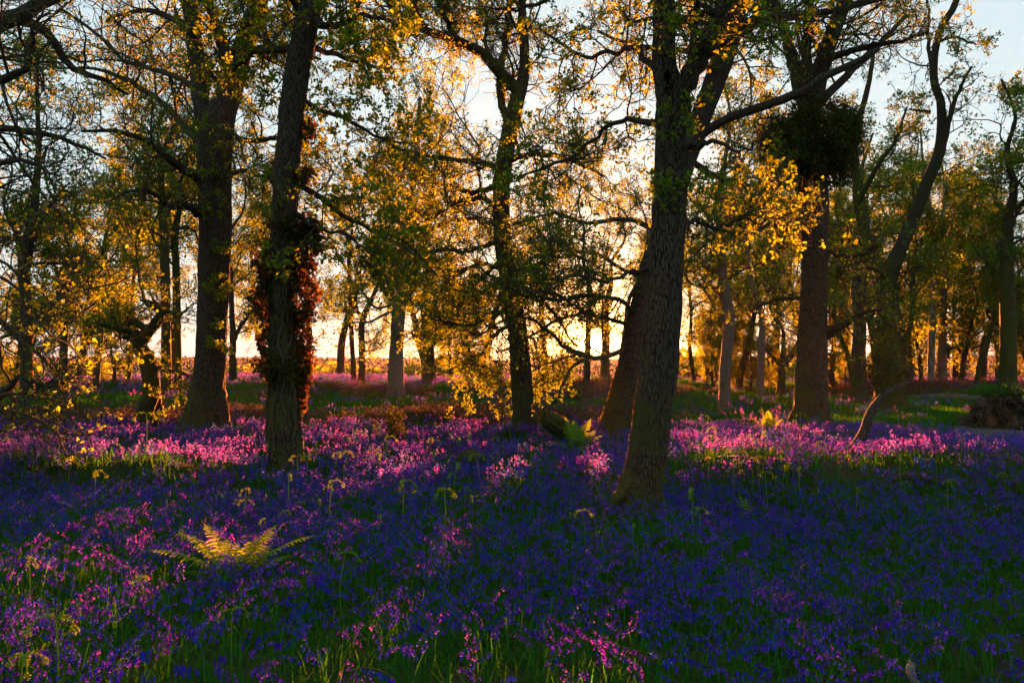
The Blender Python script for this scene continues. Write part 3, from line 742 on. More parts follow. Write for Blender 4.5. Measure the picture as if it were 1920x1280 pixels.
# limbs of a tree that stands just out of the frame at left
T0 = near_tree('oak_tree', 'oak trunk beyond the left edge whose long arching boughs and low twiggy spray reach in', 13.0,
    [(-330, 900, 110), (-320, 800, 90), (-300, 600, 80), (-280, 400, 76), (-270, 200, 70), (-250, 0, 60), (-230, -200, 44), (-210, -420, 22)],
    [[(-280, 190, 50), (-160, 120, 44), (-60, 60, 38), (20, 40, 30, .3), (80, 8, 24, .6), (140, -20, 16, .9)],
     [(-275, 230, 40), (-150, 150, 30, .5), (-40, 55, 24, 1), (40, 38, 20, 1.3), (100, 75, 16, 1.6), (130, 125, 13, 1.8), (200, 150, 9, 2), (240, 180, 5, 2.2)],
     [(-280, 300, 32), (-140, 230, 24, -.6), (-40, 170, 18, -1), (10, 145, 15, -1.2), (50, 130, 13, -1.4), (60, 60, 8, -1.5), (90, 20, 5, -1.6)],
     [(-290, 600, 32), (-160, 700, 24, -1), (-60, 745, 18, -1.6), (0, 735, 14, -1.9), (40, 710, 10, -2.1), (100, 720, 7, -2.3), (160, 690, 4, -2.6)],
     [(-60, 745, 10, -1.6), (10, 740, 9, -2), (45, 760, 6, -2.2), (90, 770, 4, -2.4)],
     [(-285, 450, 24), (-160, 470, 18, -1), (-60, 560, 12, -1.6), (0, 600, 10, -1.8), (60, 660, 7, -2), (110, 700, 4, -2.2)],
     [(-280, 260, 26), (-150, 270, 20, 0), (-30, 240, 15, .2), (60, 245, 11, .4), (140, 270, 8, .6), (200, 300, 4, .8)],
     [(-280, 330, 22), (-150, 350, 16, -.5), (-40, 320, 12, -.9), (40, 300, 8, -1.1), (110, 330, 4, -1.3)]],
    101, dict(NEAR, k=(9, 7, 6), lead=.8, ph=9, fill=.13), sides=24, extra_auto=0)

moss_fuzz(T4, 9, 9000, 1.7, 1)
moss_fuzz(T5, 19, 6000, 3.5, 2, (.02, .045))
moss_fuzz(T1, 18.8, 7000, 1.6, 3, (.015, .035))
moss_fuzz(T2, 13.2, 2500, 2.2, 4, (.012, .03))

# ---------------- farther trees, traced trunks
def far_tree(name, label, D, trunk, limbs, seed, h_extra=6.0, **kw):
    spec = dict(k=(7, 6, 5), leaves=4, size=(.09, .16), fill=.6, lmax=3.8, gnarl=.25, tw=2.2, lead=.35, ph=seed, spread=.08, autoL=5.0)
    spec.update(kw.pop('spec', {}))
    p = trunk[-1]
    # carry the trunk on up into the crown
    k = FPX / D; rg = np.random.default_rng(seed + 500)
    x, y, w = p[0], p[1], p[2]
    tr = list(trunk)
    for i in range(4):
        x += rg.normal(0, .35) * k; y -= h_extra / 4 * k; w *= .68; tr.append((x, y, max(w, 3), rg.normal(0, .2)))
    auto = kw.pop('auto', 9)
    return near_tree(name, label, D, tr, limbs, seed, spec, bark=kw.pop('bark', M_BARK), leafm=kw.pop('leafm', None), sides=kw.pop('sides', 18), extra_auto=auto, group=kw.pop('group', None), flare=kw.pop('flare', (.3, .35, 4, 1)))

far_tree('beech_tree', 'smooth pale grey trunk standing alone against the brightest sky, left of middle', 37,
    [(741, 745, 36), (742, 715, 30), (744, 640, 25), (748, 580, 26), (753, 545, 29)], [[(756, 560, 14), (775, 530, 11, -1), (800, 510, 8, -2)], [(746, 560, 14), (728, 530, 10, 1), (700, 510, 6, 2)]], 201, 9, bark=M_BARKP, flare=(.15, .5, 4, 1), auto=10)
far_tree('oak_tree', 'dark upright oak on the crest just right of the pale smooth trunk', 46, [(805, 724, 28), (804, 690, 23), (802, 620, 21), (798, 560, 20), (805, 520, 18)], [[(800, 580, 10), (770, 560, 8, -.5), (750, 556, 5, -1)]], 202, 9)
far_tree('young_oak', 'thin straight trunk of a pair on the crest between ivy-clad oak and pale trunk', 46, [(664, 722, 11), (661, 660, 9), (657, 580, 9), (655, 470, 7)], [[(660, 583, 5), (640, 583, 4), (618, 582, 3), (600, 560, 2)], [(657, 510, 5), (640, 490, 4), (625, 460, 3)]], 203, 4, auto=5, spec=dict(k=(5, 5, 4), fill=.4, lmax=2.4))
far_tree('young_oak', 'forked twin of the thin straight trunk on the crest, its fork low and open', 45, [(677, 722, 15), (679, 680, 12), (678, 620, 12), (683, 590, 12), (700, 555, 8), (714, 515, 6), (722, 470, 5)], [[(680, 592, 8), (668, 580, 7, .3), (664, 540, 5, .6), (650, 500, 3, 1)], [(678, 645, 4), (700, 636, 3, -.4), (716, 618, 2, -.6)], [(679, 660, 4), (700, 656, 3, .4), (712, 652, 2, .6)]], 204, 4, auto=5, spec=dict(k=(5, 5, 4), fill=.4, lmax=2.2))
far_tree('oak_tree', 'upright oak with a high fork at the far left edge, against yellow sky', 29, [(52, 745, 26), (51, 700, 22), (50, 620, 21), (48, 550, 20), (46, 490, 22)], [[(42, 500, 13), (34, 455, 11, .5), (20, 400, 8, 1)], [(52, 495, 14), (60, 450, 12, -.5), (85, 400, 9, -1), (120, 350, 6, -1.5)], [(60, 600, 6), (90, 585, 5), (110, 560, 3)]], 205, 8)
far_tree('oak_tree', 'leaning oak forked at mid height between the far-left oak and the crooked old oak', 31, [(120, 745, 18), (120, 700, 15), (120, 640, 14), (122, 600, 15)], [[(124, 600, 10), (138, 570, 9, .4), (150, 530, 7, .8), (160, 480, 5, 1.2)], [(118, 600, 9), (112, 560, 8, -.5), (105, 500, 6, -1)], [(115, 610, 5), (95, 603, 4), (75, 610, 3)]], 206, 5)
far_tree('oak_tree', 'tall green-lit trunk just left of the broad mossy oak', 33, [(312, 748, 20), (312, 700, 18), (311, 600, 17), (309, 480, 17), (304, 380, 15)], [], 207, 7, bark=M_BARKM)
far_tree('oak_tree', 'slimmer trunk squeezed between a tall green-lit trunk and the broad mossy oak', 35, [(334, 742, 16), (334, 700, 15), (332, 600, 14), (330, 500, 14), (328, 430, 12)], [], 208, 6, bark=M_BARKM)
far_tree('young_oak', 'slim forked tree showing between the broad mossy oak and the ivy-clad oak', 42, [(437, 712, 14), (436, 670, 12), (437, 640, 12), (434, 560, 9), (432, 500, 8)], [[(438, 640, 8), (452, 610, 7, .3), (470, 585, 5, .6), (480, 560, 3, 1)]], 209, 6)
far_tree('young_oak', 'slim trunk immediately right of the ivy-clad oak, bending at its foot', 44, [(580, 718, 14), (574, 690, 12), (580, 640, 11), (578, 580, 10), (574, 520, 9)], [[(575, 600, 6), (590, 560, 5), (600, 520, 3)]], 210, 7)
far_tree('oak_tree', 'wavy pale-barked trunk at the foot of the green bank, right of the big grooved oak', 32, [(1360, 772, 28), (1359, 740, 22), (1360, 690, 20), (1366, 630, 22), (1366, 590, 22), (1356, 530, 20), (1352, 470, 18)], [[(1356, 520, 9), (1330, 500, 7, .5), (1300, 505, 4, 1)]], 211, 7, bark=M_BARKP)
far_tree('oak_tree', 'slim pale trunk left of the small Y-shaped tree in the golden gap', 41, [(1425, 750, 20), (1425, 715, 14), (1427, 650, 13), (1428, 590, 11)], [], 212, 8, bark=M_BARKP)
far_tree('forked_tree', 'small dark Y-shaped tree standing in the golden gap', 42, [(1465, 750, 24), (1465, 725, 15), (1466, 690, 13), (1469, 650, 8), (1466, 615, 6)], [[(1464, 684, 8), (1448, 668, 7), (1434, 655, 5), (1420, 640, 3)], [(1470, 684, 12), (1485, 664, 10, .2), (1498, 640, 9, .4), (1504, 610, 6, .6)]], 213, 4, auto=4, spec=dict(k=(5, 5, 4), fill=.35, lmax=2.0))
far_tree('oak_tree', 'short-bodied oak between the burr oak and the low-forked ivy oak', 36, [(1610, 752, 36), (1610, 720, 29), (1610, 660, 25), (1612, 600, 22), (1605, 540, 19)], [], 214, 7)
far_tree('oak_tree', 'grey upright trunk on the far crest left of the uprooted stump', 46, [(1766, 722, 24), (1766, 690, 17), (1767, 620, 14), (1769, 540, 13)], [], 215, 8, bark=M_BARKP)
far_tree('young_oak', 'thin short-trunked tree between a grey upright trunk and the uprooted stump', 46, [(1802, 722, 11), (1804, 700, 9), (1808, 670, 9), (1812, 655, 8)], [[(1808, 664, 5), (1790, 652, 4), (1770, 655, 3)]], 216, 6)
far_tree('oak_tree', 'ivy-wrapped trunk rising behind the uprooted stump at the right edge', 33, [(1890, 740, 34), (1890, 690, 30), (1890, 600, 28), (1888, 500, 24), (1890, 420, 20)], [[(1895, 430, 10), (1905, 400, 9), (1930, 360, 6)]], 217, 6, bark=M_BARKM)
far_tree('oak_tree', 'dark trunk standing right against the sun glare, left of the leaning oak', 58, [(1133, 735, 20), (1134, 700, 17), (1136, 640, 15), (1136, 580, 13)], [[(1134, 620, 8), (1100, 590, 6), (1070, 550, 4)]], 218, 7, spec=dict(fill=.22, lead=.85, k=(5, 5, 5)), auto=5)
far_tree('young_oak', 'thin slanting trunk in the sun glare, touching the leaning oak', 44, [(1158, 722, 10), (1163, 680, 9), (1172, 620, 9), (1180, 560, 8)], [], 219, 6, spec=dict(fill=.22, lead=.85, k=(5, 5, 5)), auto=5)
far_tree('young_oak', 'slim trunk left of the glare with a low arching side bough', 42, [(1100, 712, 12), (1102, 660, 11), (1104, 600, 10), (1104, 540, 9)], [], 220, 6, spec=dict(fill=.22, lead=.85, k=(5, 5, 5)), auto=5)
far_tree('young_oak', 'slender trunk half lost in golden leaves behind the slender middle oak', 40, [(1022, 745, 12), (1021, 690, 11), (1018, 620, 11), (1016, 560, 9)], [], 221, 6, spec=dict(fill=.22, lead=.85, k=(5, 5, 5)), auto=5)
far_tree('young_oak', 'slanting trunk behind the green bank leaning right toward the gap', 46, [(1384, 728, 13), (1390, 695, 12), (1402, 650, 11), (1412, 600, 9)], [], 222, 6)
far_tree('young_oak', 'thin trunk on the green bank nearest to the big grooved oak', 50, [(1322, 722, 9), (1325, 690, 8), (1330, 640, 8), (1335, 590, 7)], [], 223, 6)
far_tree('oak_tree', 'leafy oak with a wide golden crown behind the long fallen bough', 52, [(1700, 715, 14), (1702, 660, 13), (1700, 600, 12)], [], 224, 8)
far_tree('silver_dead_tree', 'bleached silver dead tree with bare forked tops among the leaves at right', 44, [(1745, 722, 12), (1748, 600, 12), (1752, 500, 13), (1750, 440, 10), (1736, 350, 8), (1730, 300, 5), (1726, 250, 3)],
    [[(1752, 470, 9), (1768, 400, 7), (1776, 330, 4)], [(1745, 420, 7), (1712, 330, 6), (1708, 280, 4)], [(1752, 500, 7), (1775, 470, 6), (1790, 400, 3)]], 225, 1, auto=0, bark=M_DEAD, spec=dict(k=(2, 2, 2), leaves=0, lmax=1.2))

# ---------------- the wood behind: five kinds of tree, copied
def auto_tree(name, seed, h, r0, crown0, leafm, bark, spec, limbsN=13, sp=4.2, label='', cat='tree'):
    rg = np.random.default_rng(seed)
    root = empty(name, (0, 0, 0), label, cat)
    n = 30
    P = walk(np.array([[0, 0, -.2]]), np.array([[0, 0, 1.]]), np.array([h]), n, .06, (0, 0, 1.2), rg)
    Rr = r0 * (1 - .85 * np.linspace(0, 1, n) ** 1.1)[None]
    wood = MB(); tubes(wood, P, Rr, 14, .03, (.5, .35, 4, seed % 6), seed)
    S, D, L, r = children(P, Rr, limbsN, crown0, .98, (.8, 1.35), .3, rg, 1.5, .5)
    L = np.clip(L, 1.6, sp); r = np.clip(r, .03, r0 * .45)
    Pn = walk(S, D, L, 14, .2, (0, 0, .55), rg); Rn = taper(r, 14, .3); tubes(wood, Pn, Rn, 7)
    wood.build('trunk', bark, root, True)
    LL = [(a, b) for a, b in zip(Pn, Rn)]
    tw, lf = grow(root, LL, rg, spec)
    tw.build('branches', M_TWIG, root, True); lf.build('crown', leafm, root)
    return root
FARS = dict(k=(7, 6, 5), leaves=6, size=(.065, .13), fill=.6, lmax=3.2, gnarl=.24, tw=2.4, spread=.1, t0=.1)
PROTO = [
    ('background_oak', auto_tree('background_oak', 301, 13, .30, .22, M_LEAF, M_BARK, dict(FARS, ph=1), label='x')),
    ('background_oak', auto_tree('background_oak', 302, 15, .34, .30, M_LEAF, M_BARK, dict(FARS, ph=2), label='x')),
    ('slim_tree', auto_tree('slim_tree', 303, 12, .16, .28, M_LEAF, M_BARKM, dict(FARS, ph=3, k=(6, 6, 5)), 11, 2.6, label='x')),
    ('bushy_tree', auto_tree('bushy_tree', 304, 9, .18, .10, M_LEAFG, M_BARK, dict(FARS, ph=4, fill=.8), 16, 3.4, label='x')),
    ('bushy_tree', auto_tree('bushy_tree', 305, 7, .14, .12, M_LEAF, M_BARK, dict(FARS, ph=5, fill=.75), 14, 2.8, label='x')),
]
def copy_tree(o, parent=None):
    c = o.copy(); COL.objects.link(c)
    if parent is not None: c.parent = parent
    for ch in list(o.children): copy_tree(ch, c)
    return c
used = set()
def place(kind, px, d, sc, label, rot, group='trees in the golden wood beyond', z=None):
    o = PROTO[kind][1]
    if kind in used: o = copy_tree(o)
    used.add(kind)
    x = (px - 960) / FPX * d
    o.location = (x, d, zz(x, d) - .05 if z is None else z); o.rotation_euler = (0, 0, rot); o.scale = (sc, sc, sc * 1.0)
    tagp(o, label, 'tree', group); BASES.append((x, d, .2))
    return o
BG = [
    (3, 1560, 47, 1.0, 'bushy green-gold tree filling the gap between the burr oak and a short-bodied oak'),
    (0, 1650, 50, 1.05, 'leafy oak directly behind the low-forked ivy oak'),
    (4, 1725, 52, 1.1, 'low rounded golden tree on the crest left of the grey upright trunk'),
    (3, 1790, 54, 1.15, 'bushy dense tree behind the grey upright trunk on the crest'),
    (1, 1840, 48, .82, 'tall round-topped green oak standing against open sky at upper right'),
    (3, 1870, 50, 1.0, 'bushy tree above the uprooted stump'),
    (0, 1930, 42, .95, 'broad leafy oak cut by the right edge of the photo'),
    (2, 1990, 40, 1.0, 'slim tree just beyond the right edge whose twigs reach in'),
    (2, 1300, 54, 1.0, 'slim tree on the bank just right of the big grooved oak, in golden light'),
    (4, 1345, 58, .9, 'low golden bush-like tree on the bank behind the wavy pale trunk'),
    (2, 1400, 60, 1.1, 'slim tree far back left of the golden gap'),
    (1, 1500, 62, 1.0, 'tall oak far back behind the burr oak'),
    (0, 900, 56, 1.0, 'leafy oak behind the crest between the dark upright oak and the slender middle oak'),
    (3, 845, 52, .85, 'bushy tree on the crest right of the dark upright oak'),
    (2, 240, 45, 1.1, 'slim tree behind the crooked old oak'),
    (2, 180, 40, 1.1, 'slim tree left of the crooked old oak'),
    (0, 10, 46, .95, 'oak behind the upright far-left oak'),
    (1, -90, 40, 1.0, 'tall oak beyond the left edge with its boughs in view'),
    (2, 372, 52, 1.2, 'slim tall tree hidden behind the broad mossy oak, its crown showing'),
    (2, 500, 56, 1.2, 'slim tall tree seen between two near left oaks'),
    (1, 640, 60, .95, 'thin-crowned oak behind the pair of thin trunks'),
    (4, 30, 38, .7, 'low bushy tree behind the twiggy spray at the left edge'),
    (4, 215, 44, .7, 'low dark bushy tree behind the split foot of the crooked old oak'),
    (0, 1250, 64, 1.0, 'oak far behind the big grooved oak'),
    (2, 1600, 44, 1.0, 'slim tree just left of the low-forked ivy oak'),
    (2, 1830, 42, .9, 'slim tree left of the ivy-wrapped trunk, growing past the root tangle'),
    (1, 1580, 66, 1.1, 'tall oak farthest back on the right side'),
    (1, 1370, 68, 1.2, 'tall oak far back behind the wavy pale trunk'),
    (0, 1450, 72, 1.35, 'tall oak far back above the golden gap'),
    (0, 1700, 66, 1.3, 'tall oak in the last row behind the low-forked ivy oak'),
    (1, 1800, 70, 1.3, 'tall oak in the last row behind the thin short-trunked tree'),
    (2, 1530, 50, 1.3, 'slim tree just right of the burr oak, golden behind it'),
    (2, 1680, 44, 1.2, 'slim tree behind the propped fallen bough'),
    (0, 800, 70, 1.2, 'tall oak far back behind the dark upright oak'),
    (1, 330, 60, 1.1, 'tall oak far back between the tall green-lit trunk and the broad mossy oak'),
    (0, 150, 58, 1.1, 'oak far back behind the leaning forked oak'),
    (3, 1335, 46, .48, 'low shrub on the green bank nearest the big grooved oak'),
    (3, 1375, 49, .5, 'low shrub on the green bank by the slanting trunk'),
    (3, 1408, 46, .42, 'low shrub at the right end of the green bank'),
    (3, 1355, 43, .42, 'low shrub on the green bank just behind the wavy pale trunk'),
    (3, 1440, 47, .4, 'low shrub beside the small Y-shaped tree'),
    (3, 1585, 48, .32, 'low shrub between the burr oak and the short-bodied oak'),
    (3, 1650, 46, .34, 'low shrub just behind the low-forked ivy oak'),
    (4, 1220, 48, .36, 'low shrub behind the big grooved oak'),
    (3, 2060, 50, 1.2, 'bushy tree beyond the right edge'),
]
rb = random.Random(5)
for k, px, d, sc, lab in BG:
    place(k, px, d, sc, lab, rb.uniform(0, 6.28))

# ------------------------------------------------------------------ distant land: hedge, round trees, wood on the hills
def blob_tree(name, x, y, w, h, label, m, seed, cat='tree', group=None, n=900, ls=(.5, 1.1)):
    rg = np.random.default_rng(seed); z = zz(x, y)
    root = empty(name, (x, y, z), label, cat, group)
    tk = MB(); tubes(tk, np.array([[[0, 0, -.3], [.05 * w, 0, h * .25], [0, .03 * w, h * .5]]]), np.array([[w * .06, w * .05, w * .03]]), 8)
    tk.build('trunk', M_BARK, root)
    mb = MB(); lob = rg.uniform(-.6, .6, (9, 3)) * np.array([w * .45, w * .45, h * .3]) + np.array([0, 0, h * .58])
    c = lob[rg.integers(0, 9, n)]
    d = unit(rg.normal(0, 1, (n, 3)))
    p = c + d * rg.uniform(.4, 1, (n, 1)) ** .4 * np.array([w * .27, w * .27, h * .24])
    add_leaves(mb, p, d, rg, (ls[0] * w / 8, ls[1] * w / 8), .8, 1)
    mb.build('crown', m, root)
    return root
def far_at(px, d): return (px - 960) / FPX * d
blob_tree('round_tree', far_at(628, 170), 170, 10, 8.5, 'round pale green field tree beyond the crest, left of the pair of thin trunks', M_LEAFG, 401)
blob_tree('round_tree', far_at(598, 190), 190, 12, 8, 'low spreading field tree just right of the ivy-clad oak', M_LEAFG, 402)
blob_tree('gorse_bush', far_at(699, 125), 125, 4.5, 4.4, 'bright yellow sunlit bush on the field edge left of the pale trunk', M_GORSE, 403, 'bush')
blob_tree('gorse_bush', far_at(763, 128), 128, 5, 4.8, 'yellow-green bush just right of the pale trunk', M_GORSE, 404, 'bush')
blob_tree('gorse_bush', far_at(782, 122), 122, 4, 4.4, 'small yellow bush touching the dark upright oak', M_GORSE, 405, 'bush')
blob_tree('round_tree', far_at(712, 190), 190, 9, 6.5, 'grey-green field tree behind the yellow bushes', M_LEAFG, 406)
for i, (px, d, w, h, lab) in enumerate((
    (452, 150, 9, 6, 'far field tree seen just right of the broad mossy oak'), (500, 210, 14, 9, 'far spreading field tree between the two near left oaks'),
    (655, 230, 14, 8, 'far field tree behind the pair of thin trunks'), (835, 160, 11, 8, 'far field tree right of the dark upright oak'), (880, 140, 8, 5, 'far round tree left of the slender middle oak, beyond the crest'),
    (1300, 150, 11, 9, 'far round tree in the glow right of the big grooved oak'),
    (1445, 170, 13, 9, 'far field tree seen through the golden gap'), (1492, 140, 8, 6, 'round field tree beyond the gap, touching the burr oak'), (150, 170, 13, 9, 'far field tree right of the leaning forked oak'), (20, 160, 12, 9, 'far field tree at the left edge'))):
    blob_tree('round_tree', far_at(px, d), d, w, h, lab, M_LEAFG, 420 + i)
# hedgerow
rg = np.random.default_rng(9); mb = MB()
N = 9000; t = rg.uniform(-60, 25, N); hy = 135 + 4 * np.sin(t * .05)
hz = H(t, hy)
add_leaves(mb, np.stack([t, hy + rg.normal(0, .6, N), hz + rg.uniform(0, 1, N) * (1.7 + .4 * np.sin(t * .35) + .3 * np.sin(t * 1.1))], 1), np.tile([0, 0, 1.], (N, 1)), rg, (.5, .9), .8)
tagp(mb.build('hedge', M_GORSE), 'long low hedge along the field beyond the crest, left of the middle', 'hedge')
mb = MB(); N = 60000
ang = rg.uniform(-1.0, 1.0, N); rr = 300 + 370 * rg.uniform(0, 1, N) ** 1.2
xx, yy = np.sin(ang) * rr, np.cos(ang) * rr + 10
msk = (np.sin(xx * .011 + 1) * np.sin(yy * .009 + xx * .003) + .25 * np.sin(xx * .05)) > -.25
xx, yy = xx[msk], yy[msk]
add_leaves(mb, np.stack([xx, yy, H(xx, yy) + rg.uniform(0, 2.2, len(xx))], 1), np.tile([0, 0, 1.], (len(xx), 1)), rg, (1.4, 2.8), .8)
tagp(mb.build('distant_woods', mat('far_woods', (.05, .04, .035))), 'far woods covering the hazy hills on the horizon', 'woods', kind='stuff')

# ------------------------------------------------------------------ flowers
def bell(c, d, s, rg):
    """a nodding bell: three rings, flared lip"""
    d = unit(np.array(d)); u_ = unit(np.cross(d, [0.3, .2, .9])); v_ = np.cross(d, u_)
    a = np.linspace(0, 2 * math.pi, 6, endpoint=False)
    rings = []
    for t, r in ((0, .35), (.35, 1), (.8, .9), (1.0, 1.5)):
        rings.append(np.array(c) + d * (s * 2.6 * t) + (np.cos(a)[:, None] * u_ + np.sin(a)[:, None] * v_) * s * .55 * r)
    V = np.concatenate(rings); ix = np.arange(24).reshape(4, 6)
    return V, np.stack([ix[:-1], np.roll(ix[:-1], -1, 1), np.roll(ix[1:], -1, 1), ix[1:]], -1).reshape(-1, 4)

def blades(mb, rg, n, L, w, spread=.05, lean=(.2, .9), seg=5):
    for i in range(n):
        a = rg.uniform(0, 6.28); l = rg.uniform(*L); le = rg.uniform(*lean); base = np.array([rg.normal(0, spread), rg.normal(0, spread), -.02])
        dr = np.array([math.cos(a), math.sin(a), 0]); sd = np.array([-dr[1], dr[0], 0])
        t = np.linspace(0, 1, seg)
        P = base + dr * (l * le * t[:, None] ** 1.6) + np.array([0, 0, 1]) * (l * (t[:, None] * (1.15 - .35 * le) - .55 * le * t[:, None] ** 2.5))
        ww = w * (1 - t ** 2.2)[:, None] * .5 + .0004
        V = np.stack([P - sd * ww, P + sd * ww + np.array([0, 0, .3]) * 0], 1).reshape(-1, 3)
        ix = np.arange(seg * 2).reshape(seg, 2)
        mb.add(V, np.stack([ix[:-1, 0], ix[:-1, 1], ix[1:, 1], ix[1:, 0]], -1))

def bluebell(seed, nb=13, h=.34, s=.0062, fl=None, st=None, lv=None, off=(0, 0), leafn=4):
    rg = np.random.default_rng(seed)
    a = rg.uniform(0, 6.28); dr = np.array([math.cos(a), math.sin(a), 0]); h *= rg.uniform(.82, 1.15)
    t = np.linspace(0, 1, 9)[:, None]
    P = np.array([off[0], off[1], -.02]) + np.array([0, 0, 1]) * h * (t - .12 * np.clip(t - .6, 0, 1) * t / .4 * 1.6) + dr * (.02 * t + .11 * np.clip(t - .55, 0, 1) ** 1.6 / .28)
    tubes(st, P[None], np.linspace(.0028, .0012, 9)[None], 4)
    for i in range(nb):
        tt = .62 + .38 * (i + .5) / nb; x = tt * 8; j = min(int(x), 7); p = P[j] * (1 - (x - j)) + P[j + 1] * (x - j)
        b = a + rg.normal(0, 1.1); od = np.array([math.cos(b), math.sin(b), 0])
        p2 = p + od * .014 + np.array([0, 0, -.002])
        V, Q = bell(p2, od * .45 + np.array([0, 0, -.9 + .5 * (i / nb)]), s * rg.uniform(.85, 1.15) * (1.1 - .35 * i / nb), rg)
        fl.add(V, Q)
    if lv is not None: blades(lv, rg, leafn, (.16, .29), .010, .012)

GN_SRC = bpy.data.collections.new('instance_sources')   # never linked to the scene
def src(name, mb, mat_, smooth=False):
    o = bpy.data.objects.new(name, mb.mesh(name, mat_, smooth)); return o
def combine(name, parts):
    """mesh with several materials"""
    V = []; Q = []; mi = []; n = 0
    for mb, m in parts:
        v_, q_ = mb.get(); V.append(v_); Q.append(q_ + n); n += len(v_); mi.append(len(q_))
    me = mesh_np(name, np.concatenate(V), np.concatenate(Q))
    for mb, m in parts: me.materials.append(m)
    me.polygons.foreach_set('material_index', np.repeat(np.arange(len(parts)), mi).astype(np.int32))
    return me
def collection_of(name, meshes):
    c = bpy.data.collections.new(name)
    for i, me in enumerate(meshes):
        o = bpy.data.objects.new('%s_source_%02d' % (name, i), me); c.objects.link(o)
    return c

def scatter(name, x, y, coll, nvar, smin, smax, seed, tilt=.12, dz=0.0, label='', cat=''):
    rg = np.random.default_rng(seed); N = len(x)
    z = H(x, y) + dz
    me = bpy.data.meshes.new(name); me.vertices.add(N); me.vertices.foreach_set('co', np.stack([x, y, z], 1).astype(np.float32).ravel())
    at = me.attributes.new('rot', 'FLOAT_VECTOR', 'POINT'); at.data.foreach_set('vector', np.stack([rg.normal(0, tilt, N), rg.normal(0, tilt, N), rg.uniform(0, 6.28, N)], 1).astype(np.float32).ravel())
    at = me.attributes.new('scl', 'FLOAT', 'POINT'); at.data.foreach_set('value', rg.uniform(smin, smax, N).astype(np.float32))
    at = me.attributes.new('idx', 'INT', 'POINT'); at.data.foreach_set('value', rg.integers(0, nvar, N).astype(np.int32))
    o = bpy.data.objects.new(name, me); COL.objects.link(o); tagp(o, label, cat, kind='stuff')
    ng = bpy.data.node_groups.new(name + '_nodes', 'GeometryNodeTree')
    ng.interface.new_socket('Geometry', in_out='INPUT', socket_type='NodeSocketGeometry'); ng.interface.new_socket('Geometry', in_out='OUTPUT', socket_type='NodeSocketGeometry')
    n, l = ng.nodes, ng.links
    gi = n.new('NodeGroupInput'); go = n.new('NodeGroupOutput'); ip = n.new('GeometryNodeInstanceOnPoints'); ci = n.new('GeometryNodeCollectionInfo')
    ci.inputs['Collection'].default_value = coll; ci.inputs['Separate Children'].default_value = True; ci.inputs['Reset Children'].default_value = True
    def attr(nm, ty):
        q = n.new('GeometryNodeInputNamedAttribute'); q.data_type = ty; q.inputs['Name'].default_value = nm; return q.outputs['Attribute']
    l.new(gi.outputs[0], ip.inputs['Points']); l.new(ci.outputs[0], ip.inputs['Instance']); ip.inputs['Pick Instance'].default_value = True
    l.new(attr('idx', 'INT'), ip.inputs['Instance Index']); l.new(attr('rot', 'FLOAT_VECTOR'), ip.inputs['Rotation']); l.new(attr('scl', 'FLOAT'), ip.inputs['Scale'])
    l.new(ip.outputs[0], go.inputs[0])
    md = o.modifiers.new('scatter', 'NODES'); md.node_group = ng
    return o

def field_pts(d0, d1, dens, rg, marg=1.25, side=.5):
    """random points on the ground inside the view wedge (with room to step aside)"""
    hw = 960 / FPX * marg
    A = hw * (d1 ** 2 - d0 ** 2) + 2 * side * (d1 - d0)
    N = int(A * dens)
    y = np.sqrt(rg.uniform(d0 ** 2, d1 ** 2, N)); x = rg.uniform(-1, 1, N) * (hw * y + side)
    return x, y
def clear_bases(x, y, pad=.02):
    k = np.ones(len(x), bool)
    for bx, by, br in BASES: k &= np.hypot(x - bx, y - by) > br * 1.15 + pad
    return k
def bell_density(x, y):
    """0..1: where bluebells stand thick, and where grass or bracken takes over"""
    d = .62 + .3 * np.sin(x * 1.1 + .6 * y) * np.sin(y * .8 - .4 * x + 1) + .18 * np.sin(x * 3.1 + 1) * np.sin(y * 2.7)
    d = d * (.62 + .55 * sm(-.35, .5, np.sin(x * 2.3 + 1.7 * np.sin(y * 1.3)) * np.sin(y * 2.1 + 1.3 * np.sin(x * 1.1 + 2)) + .5 * np.sin(x * 5.1 + y * 2) * np.sin(y * 4.3 - x)))
    d = d * (1 - .55 * np.exp(-((x - 1.6) / 2.6) ** 2 - ((y - 3.7) / 1.3) ** 2))
    pdist = path_dist(x, y)
    d = d * sm(1.1, 1.9, pdist)
    verge = sm(4.2, 2.2, pdist) * (x < 30) * (y > 17)
    d = d * (1 - .75 * verge * (y > 20))
    # grassy and bracken strip beyond the first trees
    d = d * (1 - .8 * sm(19.5, 22, y) * sm(41, 37, y))
    d = d * (1 - .85 * sm(34, 38, y) * sm(-4.5, -2.5, x) * sm(22, 19, x))
    return np.clip(d, 0.03, 1)

